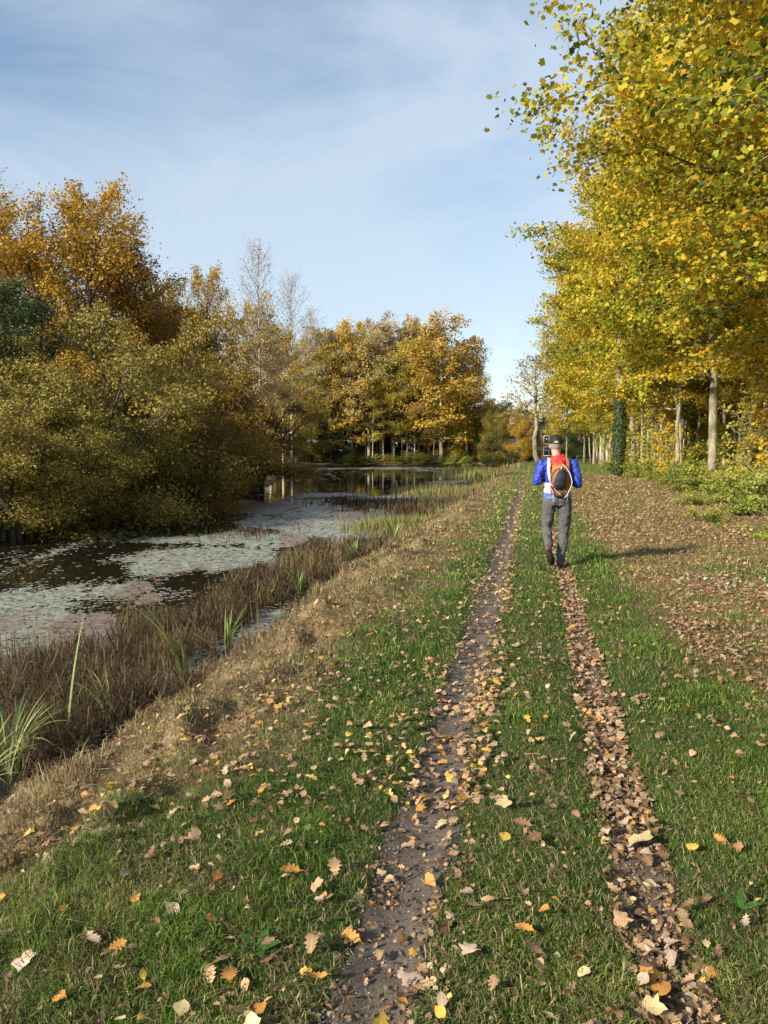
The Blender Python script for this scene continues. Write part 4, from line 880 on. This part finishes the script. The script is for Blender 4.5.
DOCK = leaf_mat('dock_leaf', [(0, (.03, .1, .02)), (1, (.08, .18, .04))], .2, .4)
for i, (px, py, lab) in enumerate([(258, 955, 'broad dark green dock leaves in the grass left of the rut'), (740, 908, 'broad green dock leaves in the grass at the right'), (205, 930, 'small round leaved green weed in the shady grass'), (8, 955, 'bright green leafy weed at the lower left edge')]):
    x, y = P(px, py); t = thing('dock_plant', lab, 'plant', (x, y, H(x, y)))
    for k in range(5):
        az = k*1.256+i; T = OVAL; bb = Buf(); v = T[0].copy(); v[:, 0] += .5; v *= [.075, .06, .05]; v[:, 2] += v[:, 0]*.45+.008
        ca, sa = math.cos(az), math.sin(az); v2 = np.column_stack([v[:, 0]*ca-v[:, 1]*sa, v[:, 0]*sa+v[:, 1]*ca, v[:, 2]])
        bb.add(v2, T[1], (.3+.1*k, .5, .5, 1)); bb.obj('leaf', DOCK, t, True)

# ------------------------------------------------------------------ walker
def loft(buf, pts, rx, ry, sides=20, side=(1, 0, 0)):
    """closed body piece: ellipses rx (along side) by ry"""
    pts = np.asarray(pts, float); n = len(pts); d = np.gradient(pts, axis=0); d /= np.linalg.norm(d, axis=1, keepdims=True)
    s = np.asarray(side, float); a = s-(d@s)[:, None]*d; a /= np.linalg.norm(a, axis=1, keepdims=True); c = np.cross(d, a)
    th = np.linspace(0, 2*np.pi, sides, endpoint=False)
    ring = pts[:, None]+np.asarray(rx)[:, None, None]*np.cos(th)[None, :, None]*a[:, None]+np.asarray(ry)[:, None, None]*np.sin(th)[None, :, None]*c[:, None]
    i = np.arange(n*sides).reshape(n, sides); j = np.roll(i, -1, 1)
    v = np.concatenate([ring.reshape(-1, 3), pts[:1]-d[:1]*min(rx[0], ry[0])*.3, pts[-1:]+d[-1:]*min(rx[-1], ry[-1])*.3])
    tri = [(n*sides, j[0, k], i[0, k]) for k in range(sides)]+[(n*sides+1, i[-1, k], j[-1, k]) for k in range(sides)]
    buf.add(v, [np.stack([i[:-1], j[:-1], j[1:], i[1:]], -1).reshape(-1, 4), tri])
def ball(buf, c, r, n=14):
    c = np.array(c, float); r = np.array(r if hasattr(r, '__len__') else (r, r, r), float); t = np.linspace(.05, .95, n)*math.pi
    pts = c+np.stack([0*t, 0*t, -np.cos(t)*r[2]], -1); loft(buf, pts, np.sin(t)*r[0], np.sin(t)*r[1])
def spline(P_, n=24):
    P_ = np.asarray(P_, float); t = np.linspace(0, 1, len(P_)); q = np.linspace(0, 1, n)
    out = np.stack([np.interp(q, t, P_[:, k]) for k in range(P_.shape[1])], -1)
    for _ in range(2): out[1:-1] = out[1:-1]*.5+(out[:-2]+out[2:])*.25
    return out
def limb(buf, rows, n=24):   # rows: x y z rx ry
    q = spline(rows, n); loft(buf, q[:, :3], q[:, 3], q[:, 4])
def body_obj(buf, name, mat, parent, vox, smooth=3, wr=0, wscale=.08):
    o = buf.obj(name, mat, parent, True)
    m = o.modifiers.new('r', 'REMESH'); m.mode = 'VOXEL'; m.voxel_size = vox; m.use_smooth_shade = True
    if smooth: s = o.modifiers.new('s', 'SMOOTH'); s.iterations = smooth; s.factor = .5
    if wr:
        tx = bpy.data.textures.new(name+'_folds', 'CLOUDS'); tx.noise_scale = wscale; tx.noise_depth = 2
        dsp = o.modifiers.new('d', 'DISPLACE'); dsp.texture = tx; dsp.strength = wr; dsp.mid_level = .5
    return o
wx, wy_ = 2.38, 10.15
man = thing('person', 'man in blue jacket and black cap walking away along the right rut with a backpack', 'person', (wx, wy_, H(wx, wy_)+.005), -.17)
SKIN = plain_mat('skin', (.5, .28, .2), .55, 12, .08)
BLUE = plain_mat('blue_jacket', (.02, .06, .42), .6, 20, .25)
GREYT = plain_mat('grey_trousers', (.085, .085, .085), .85, 14, .25, bump=.2)
BLACK = plain_mat('black_cap', (.012, .012, .014), .8, 20, .3); SHOE = plain_mat('brown_shoe', (.12, .055, .035), .6, 20, .3); SOLE = plain_mat('dark_sole', (.03, .026, .024), .8, 20, .2)
HAIR = plain_mat('grey_hair', (.25, .22, .2), .8, 80, .3)
def jacket_mat():
    m, nt, out = newmat('jacket_cloth'); Lk = nt.links.new
    tc = N(nt, 'ShaderNodeTexCoord'); sx = N(nt, 'ShaderNodeSeparateXYZ'); Lk(tc.outputs['Object'], sx.inputs[0])
    def cmp(o, op, v):
        n = N(nt, 'ShaderNodeMath', operation=op); Lk(o, n.inputs[0]); n.inputs[1].default_value = v; return n.outputs[0]
    def mul(a, b_):
        n = N(nt, 'ShaderNodeMath', operation='MULTIPLY'); Lk(a, n.inputs[0]); Lk(b_, n.inputs[1]); return n.outputs[0]
    ax = N(nt, 'ShaderNodeMath', operation='ABSOLUTE'); Lk(sx.outputs[0], ax.inputs[0])
    c = N(nt, 'ShaderNodeRGB'); c.outputs[0].default_value = (.014, .042, .33, 1); c = c.outputs[0]
    rz = N(nt, 'ShaderNodeMapRange'); Lk(sx.outputs[2], rz.inputs[0]); rz.inputs[1].default_value = 1.3; rz.inputs[2].default_value = 1.5
    red = ramp(nt, [(0, (.62, .16, .03)), (.55, (.75, .07, .02)), (1, (.8, .03, .03))], rz.outputs[0]).outputs[0]
    c = mix(nt, mul(cmp(sx.outputs[2], 'GREATER_THAN', 1.27), cmp(ax.outputs[0], 'LESS_THAN', .135)), c, red)
    wh = mul(mul(cmp(sx.outputs[2], 'LESS_THAN', 1.17), cmp(sx.outputs[2], 'GREATER_THAN', 1.03)), mul(cmp(ax.outputs[0], 'LESS_THAN', .19), cmp(sx.outputs[0], 'LESS_THAN', -.03)))
    c = mix(nt, wh, c, (.62, .64, .68))
    hem = mul(mul(cmp(sx.outputs[2], 'LESS_THAN', 1.02), cmp(sx.outputs[2], 'GREATER_THAN', .95)), cmp(ax.outputs[0], 'LESS_THAN', .3))
    c = mix(nt, hem, c, (.06, .14, .6))
    pb = N(nt, 'ShaderNodeBsdfPrincipled', Roughness=.6); Lk(c, pb.inputs['Base Color'])
    n1 = N(nt, 'ShaderNodeTexNoise', Scale=14.0, Detail=3.0); Lk(tc.outputs['Object'], n1.inputs['Vector'])
    bp = N(nt, 'ShaderNodeBump', Strength=.4, Distance=.02); Lk(n1.outputs[0], bp.inputs['Height']); Lk(bp.outputs[0], pb.inputs['Normal'])
    Lk(pb.outputs[0], out.inputs[0]); return m
# joints (local: +Y is the walking direction, person's left is -X)
HIPL, KNL, ANL = (-.1, 0, .93), (-.135, .09, .53), (-.11, -.22, .27)
HIPR, KNR, ANR = (.1, 0, .93), (.1, .05, .5), (.055, .02, .1)
SHL, ELL, WRL = (-.2, 0, 1.44), (-.285, -.07, 1.18), (-.2, .22, 1.2)
SHR, ELR, WRR = (.2, 0, 1.44), (.275, -.08, 1.15), (.18, .22, 1.2)
bd = Buf()
limb(bd, [(0, 0, .9, .15, .1), (0, -.01, 1.05, .13, .09), (0, 0, 1.25, .15, .1), (0, 0, 1.42, .15, .09), (0, 0, 1.5, .06, .06)])
HX = -.03; n_head0 = bd.n
limb(bd, [(0, 0, 1.46, .062, .062), (0, .015, 1.55, .058, .062), (0, .03, 1.62, .06, .065)])
ball(bd, (0, .035, 1.69), (.075, .095, .118)); ball(bd, (0, .075, 1.64), (.05, .06, .06)); ball(bd, (0, .135, 1.675), (.012, .02, .025), 8)
for sx_ in (-1, 1):
    ball(bd, (sx_*.078, .025, 1.675), (.012, .022, .035), 8); ball(bd, (sx_*.03, .118, 1.695), (.014, .012, .012), 8)
ball(bd, (0, .125, 1.63), (.026, .012, .01), 8)
for q_ in bd.v[1:]: q_[:, 0] += HX*np.clip((q_[:, 2]-1.44)/.15, 0, 1)
for hp, kn, an in ((HIPL, KNL, ANL), (HIPR, KNR, ANR)):
    limb(bd, [(*hp, .075, .085), (*[(a+b_)/2 for a, b_ in zip(hp, kn)], .065, .07), (*kn, .052, .055), (*[(a+b_)/2 for a, b_ in zip(kn, an)], .048, .05), (*an, .035, .038)])
def hand(buf, w_, inward):
    w_ = np.array(w_); limb(buf, [(*w_, .026, .02), (*(w_+[inward*.03, .03, .01]), .04, .018), (*(w_+[inward*.06, .055, .015]), .042, .016)], 10)
    for k in range(4):
        b0 = w_+np.array([inward*.06, .055, .045-.022*k]); l = (.036, .042, .04, .03)[k]
        p1 = b0+[inward*l, .012, 0]; p2 = p1+[inward*l*.3, -.03, 0]; p3 = p2+[-inward*.022, -.018, 0]
        limb(buf, [(*b0, .0095, .0095), (*p1, .009, .009), (*p2, .0085, .0085), (*p3, .0075, .0075)], 12)
    b0 = w_+np.array([inward*.02, .02, .035]); limb(buf, [(*b0, .012, .012), (*(b0+[inward*.03, -.01, .03]), .011, .011), (*(b0+[inward*.055, -.02, .028]), .009, .009)], 8)
for sh, el, wr_, s_i in ((SHL, ELL, WRL, 1), (SHR, ELR, WRR, -1)):
    limb(bd, [(*sh, .05, .05), (*el, .038, .04), (*wr_, .026, .022)]); hand(bd, wr_, s_i)
body_obj(bd, 'body', SKIN, man, .0065, 2)
tr_ = Buf()
limb(tr_, [(0, -.005, 1.01, .165, .12), (0, -.015, .94, .175, .135), (0, -.01, .87, .165, .125)])
limb(tr_, [(HIPL[0], -.01, .95, .095, .115), (-.108, .01, .8, .092, .105), (-.125, .055, .62, .078, .088), (*KNL, .07, .078), (-.13, -.02, .45, .068, .074), (-.12, -.12, .35, .06, .064), (ANL[0], ANL[1]+.03, ANL[2]+.03, .055, .058)])
limb(tr_, [(HIPR[0], -.01, .95, .095, .115), (.108, .015, .78, .092, .105), (.108, .04, .6, .078, .085), (*KNR, .072, .078), (.09, .03, .33, .068, .07), (.068, .015, .2, .063, .066), (.058, .01, .075, .066, .072)])
body_obj(tr_, 'trousers', GREYT, man, .010, 2, .034, .07)
jk = Buf()
limb(jk, [(0, -.005, .955, .185, .135), (0, -.005, 1.02, .18, .132), (0, -.005, 1.12, .172, .122), (0, -.005, 1.25, .185, .13), (0, 0, 1.36, .195, .13), (0, .0, 1.44, .17, .11), (0, .005, 1.5, .095, .085), (0, .01, 1.535, .078, .078)])
for sh, el, wr_ in ((SHL, ELL, WRL), (SHR, ELR, WRR)):
    s = np.sign(sh[0]); limb(jk, [(sh[0]-s*.06, 0, 1.42, .07, .08), (*sh, .07, .078), (*[(a*.5+b_*.5) for a, b_ in zip(sh, el)], .068, .07), (*el, .06, .062), (*[(a*.5+b_*.5) for a, b_ in zip(el, wr_)], .055, .052), (wr_[0], wr_[1]-.015, wr_[2], .042, .04)])
body_obj(jk, 'jacket', jacket_mat(), man, .009, 2, .045, .055)
def bag_mat():
    m, nt, out = newmat('pack_cloth'); Lk = nt.links.new
    tc = N(nt, 'ShaderNodeTexCoord'); sx = N(nt, 'ShaderNodeSeparateXYZ'); Lk(tc.outputs['Object'], sx.inputs[0])
    n1 = N(nt, 'ShaderNodeTexNoise', Scale=22.0, Detail=4.0); Lk(tc.outputs['Object'], n1.inputs['Vector'])
    mr = N(nt, 'ShaderNodeMapRange'); Lk(sx.outputs[2], mr.inputs[0]); mr.inputs[1].default_value = 1.0; mr.inputs[2].default_value = 1.55
    c = ramp(nt, [(0, (.16, .08, .035)), (.58, (.24, .12, .05)), (.68, (.42, .15, .045)), (.78, (.6, .07, .025)), (.86, (.62, .03, .03))], mr.outputs[0]).outputs[0]
    d = ramp(nt, [(.3, (.6, .6, .6)), (.7, (1.15, 1.1, 1.05))], n1.outputs[0]).outputs[0]
    pb = N(nt, 'ShaderNodeBsdfPrincipled', Roughness=.75); Lk(mix(nt, 1.0, c, d, 'MULTIPLY'), pb.inputs['Base Color'])
    bp = N(nt, 'ShaderNodeBump', Strength=.5, Distance=.02); Lk(n1.outputs[0], bp.inputs['Height']); Lk(bp.outputs[0], pb.inputs['Normal'])
    Lk(pb.outputs[0], out.inputs[0]); return m
def shoe(an, toe, up):
    an, toe, up = map(lambda v: np.array(v, float), (an, toe, up)); d = toe-an; Lh = np.linalg.norm(d); d /= Lh
    up = up-(up@d)*d; up /= np.linalg.norm(up); side = np.cross(d, up); M = Matrix(np.column_stack([side, d, up]).tolist()).to_4x4(); M.translation = Vector(an.tolist())
    s = Buf(); limb(s, [(0, -.085, .04, .03, .03), (0, -.06, .045, .042, .045), (0, .0, .045, .043, .05), (0, .09, .032, .05, .036), (0, .16, .024, .048, .028), (0, .2, .02, .03, .018)], 20); limb(s, [(0, -.03, .05, .045, .05), (0, -.02, .12, .043, .048)], 8)
    o = body_obj(s, 'shoe', SHOE, man, .007, 2); o.matrix_local = M
    k = Buf(); ang = np.linspace(0, 2*np.pi, 24, endpoint=False); yy_ = np.sin(ang)*.145+.058; xx_ = np.cos(ang)*(.047+.008*np.sin(ang))
    v = np.concatenate([np.stack([xx_, yy_, 0*ang-.014], -1), np.stack([xx_, yy_, 0*ang+.016], -1)])
    k.add(v, [[(i, (i+1) % 24, 24+(i+1) % 24, 24+i) for i in range(24)], [tuple(range(23, -1, -1))], [tuple(range(24, 48))]]); k.obj('sole', SOLE, o)
shoe((.055, .02, .014), (.06, .2, .014), (0, 0, 1))
shoe((-.11, -.255, .215), (-.05, -.14, .05), (0, .8, .5))
cp = Buf(); t = np.linspace(0, 1, 10); loft(cp, np.stack([0*t, .03-.0*t, 1.7+.125*t], -1), .087*np.sqrt(1-(t*.97)**2)+.004, .106*np.sqrt(1-(t*.97)**2)+.004, 28)
cap = cp.obj('cap', BLACK, man, True); cap.location.x = HX
bm_ = Buf(); a = np.linspace(-1.1, 1.1, 13); inn = np.stack([np.sin(a)*.082, .03+np.cos(a)*.1, 1.712+0*a], -1); outr = np.stack([np.sin(a)*.085, .05+np.cos(a)*.165, 1.695-.012*np.abs(a)], -1)
v = np.concatenate([inn, outr, inn+[0, 0, .005], outr+[0, 0, .005]]); bm_.add(v, [[(i, i+1, 14+i, 13+i) for i in range(12)], [(26+i, 39+i, 40+i, 27+i) for i in range(12)], [(13+i, 14+i, 40+i, 39+i) for i in range(12)]]); bm_.obj('brim', BLACK, cap)
bt = Buf(); ball(bt, (0, .03, 1.826), (.008, .008, .005), 6); bt.obj('button', BLACK, cap)
# the opening at the back of the cap shows skin; the strap runs below it
op = Buf(); a = np.linspace(0, math.pi, 12); v = [(0, -.0805, 1.715)]+[(.03*math.cos(q_), -.0805+.006*math.sin(q_)-.0-.001, 1.715+.026*math.sin(q_)) for q_ in a]; v = np.array(v); v[:, 1] = .03-np.sqrt(np.clip(1-(v[:, 0]/.093)**2, 0, 1))*.1125*np.sqrt(1-((v[:, 2]-1.7)/.13)**2)
op.add(v, [[(0, i, i+1) for i in range(1, 12)]]); op.obj('cap_opening', SKIN, cap)
hr = Buf(); limb(hr, [(0, -.018, 1.625, .05, .05), (0, 0, 1.66, .074, .078), (0, .008, 1.7, .08, .088)], 12); body_obj(hr, 'hair', HAIR, man, .008, 2).location.x = HX
# backpack
bp_o = thing('backpack', 'orange brown backpack with dark centre pocket and pale cords on the walking man', 'backpack', (wx, wy_, H(wx, wy_)+.005), -.17)
BRN = plain_mat('brown_canvas', (.24, .11, .04), .8, 16, .35); NAVY = plain_mat('navy_pocket', (.009, .009, .016), .65, 16, .3); CORD = plain_mat('pale_cord', (.6, .48, .4), .7, 30, .15); BURG = plain_mat('burgundy_panel', (.13, .03, .03), .7, 20, .3); WHT = plain_mat('white_strap', (.6, .56, .56), .7, 40, .3)
b1 = Buf(); limb(b1, [(.03, -.15, 1.0, .08, .035), (.03, -.175, 1.05, .135, .065), (.03, -.19, 1.16, .138, .085), (.025, -.185, 1.27, .13, .08), (.015, -.165, 1.37, .105, .06), (.0, -.135, 1.44, .08, .038), (-.01, -.11, 1.49, .05, .02)]); body_obj(b1, 'bag', bag_mat(), bp_o, .009, 2, .03, .07)
b1 = Buf(); a = np.linspace(-1.45, 1.45, 24); tube(b1, np.stack([.02+.118*np.sin(a), -.215-.025*np.cos(a), 1.2+.17*np.cos(a)], -1), np.full(24, .004), 5); b1.obj('zip', BLACK, bp_o, True)
for sx_ in (-1, 1):
    b1 = Buf(); tube(b1, [(.03+sx_*.13, -.2, 1.1), (.03+sx_*.1, -.24, 1.06), (.03+sx_*.09, -.2, .96), (.03+sx_*.1, -.17, .9)], [.006, .006, .005, .005], 5); b1.obj('strap_end', CORD, bp_o, True)
b1 = Buf(); limb(b1, [(.015, -.25, 1.09, .045, .02), (.015, -.272, 1.14, .08, .035), (.03, -.278, 1.24, .075, .038), (.04, -.258, 1.32, .052, .025), (.04, -.24, 1.37, .025, .014)]); body_obj(b1, 'pocket', NAVY, bp_o, .008, 2, .008, .04)
b1 = Buf(); limb(b1, [(-.06, -.225, 1.08, .03, .02), (-.05, -.25, 1.12, .06, .03), (-.045, -.25, 1.16, .06, .025), (-.05, -.245, 1.19, .04, .02)]); body_obj(b1, 'side_pouch', BURG, bp_o, .008, 2)
b1 = Buf(); a = np.linspace(-.3, 4.6, 30); tube(b1, np.stack([.02+.15*np.sin(a*.62+.35), -.295+.03*np.cos(a), 1.40-.105*a+.012*np.sin(a*3)], -1)[:26], np.full(26, .006), 6); b1.obj('cord', CORD, bp_o, True)
b1 = Buf(); t = np.linspace(0, 1, 20); tube(b1, np.stack([-.1-.04*np.sin(t*3.14)+.15*t**3, -.15-.12*np.sin(t*2.4), 1.44-.44*t], -1), np.full(20, .006), 6); b1.obj('cord', CORD, bp_o, True)
b1 = Buf(); tube(b1, [(.03, -.26, 1.35), (.03, -.275, 1.385), (.045, -.27, 1.4), (.05, -.25, 1.36)], [.008]*4, 6); b1.obj('buckle', WHT, bp_o, True)
for s in (-1, 1):
    b1 = Buf(); pts = spline([(s*.1, -.15, 1.2), (s*.13, -.165, 1.32), (s*.125, -.13, 1.45), (s*.12, -.03, 1.515), (s*.12, .09, 1.47), (s*.125, .145, 1.32), (s*.14, .1, 1.15), (s*.12, -.1, 1.06)], 30)
    d = np.full(30, .02); loft(b1, pts, d, np.full(30, .007)); b1.obj('shoulder_strap', WHT if s < 0 else BRN, bp_o, True)

# ------------------------------------------------------------------ sky, sun, camera
SUN_EL, SUN_AZ = 26, None
sd = Vector((-.80, -.60, 0)).normalized(); el = R(SUN_EL)
sv = Vector((sd.x*math.cos(el), sd.y*math.cos(el), math.sin(el)))
sl = bpy.data.lights.new('sun', 'SUN'); sl.energy = 4.2; sl.angle = R(4); sl.color = (1, .9, .73)
so = bpy.data.objects.new('sun', sl); COL.objects.link(so); so.rotation_euler = sv.to_track_quat('Z', 'Y').to_euler()
W = bpy.data.worlds.new('World'); SC.world = W; W.use_nodes = True; nt = W.node_tree; nt.nodes.clear()
sky = N(nt, 'ShaderNodeTexSky', sky_type='NISHITA'); sky.sun_disc = False; sky.sun_elevation = el; sky.sun_rotation = math.atan2(sd.x, sd.y)
sky.air_density = 1.15; sky.dust_density = .5; sky.ozone_density = 1.1
tc = N(nt, 'ShaderNodeTexCoord'); mp = N(nt, 'ShaderNodeMapping'); mp.inputs['Rotation'].default_value = (R(20), R(-25), R(35)); mp.inputs['Scale'].default_value = (1.0, 3.2, 2.2)
nt.links.new(tc.outputs['Generated'], mp.inputs[0])
n1 = N(nt, 'ShaderNodeTexNoise', Scale=2.0, Detail=9.0, Roughness=.58, Distortion=.7); nt.links.new(mp.outputs[0], n1.inputs['Vector'])
n2 = N(nt, 'ShaderNodeTexNoise', Scale=1.0, Detail=4.0); nt.links.new(tc.outputs['Generated'], n2.inputs['Vector'])
ad = N(nt, 'ShaderNodeMath', operation='ADD'); nt.links.new(n1.outputs[0], ad.inputs[0]); nt.links.new(n2.outputs[0], ad.inputs[1])
sz = N(nt, 'ShaderNodeSeparateXYZ'); nt.links.new(tc.outputs['Generated'], sz.inputs[0])
hz = N(nt, 'ShaderNodeMapRange'); nt.links.new(sz.outputs[2], hz.inputs[0]); hz.inputs[1].default_value = .55; hz.inputs[2].default_value = .0; hz.inputs[3].default_value = -.04; hz.inputs[4].default_value = .2
a2 = N(nt, 'ShaderNodeMath', operation='ADD'); nt.links.new(ad.outputs[0], a2.inputs[0]); nt.links.new(hz.outputs[0], a2.inputs[1])
cr = ramp(nt, [(.0, (0, 0, 0)), (1, (1, 1, 1))], None); mr = N(nt, 'ShaderNodeMapRange'); nt.links.new(a2.outputs[0], mr.inputs[0]); mr.inputs[1].default_value = .88; mr.inputs[2].default_value = 1.24; mr.inputs[3].default_value = .0; mr.inputs[4].default_value = .68
col = mix(nt, mr.outputs[0], sky.outputs[0], (3.8, 4.4, 5.1))
bg = N(nt, 'ShaderNodeBackground', Strength=.093); nt.links.new(col, bg.inputs[0]); wo = N(nt, 'ShaderNodeOutputWorld'); nt.links.new(bg.outputs[0], wo.inputs[0])
cd = bpy.data.cameras.new('camera'); co = bpy.data.objects.new('camera', cd); COL.objects.link(co); SC.camera = co
cd.sensor_fit = 'VERTICAL'; cd.sensor_height = 36; cd.sensor_width = 27; cd.lens = F/1024*36; cd.clip_end = 3000; cd.clip_start = .05
co.location = (0, 0, CAMH); co.rotation_euler = (math.pi/2-PITCH, 0, 0)
vs = SC.view_settings; vs.view_transform = 'Standard'; vs.look = 'None'; vs.exposure = 1.0; vs.gamma = 1; vs.use_curve_mapping = False
SC.cycles.max_bounces = 6; SC.cycles.diffuse_bounces = 3; SC.cycles.transmission_bounces = 3; SC.cycles.sample_clamp_indirect = 8
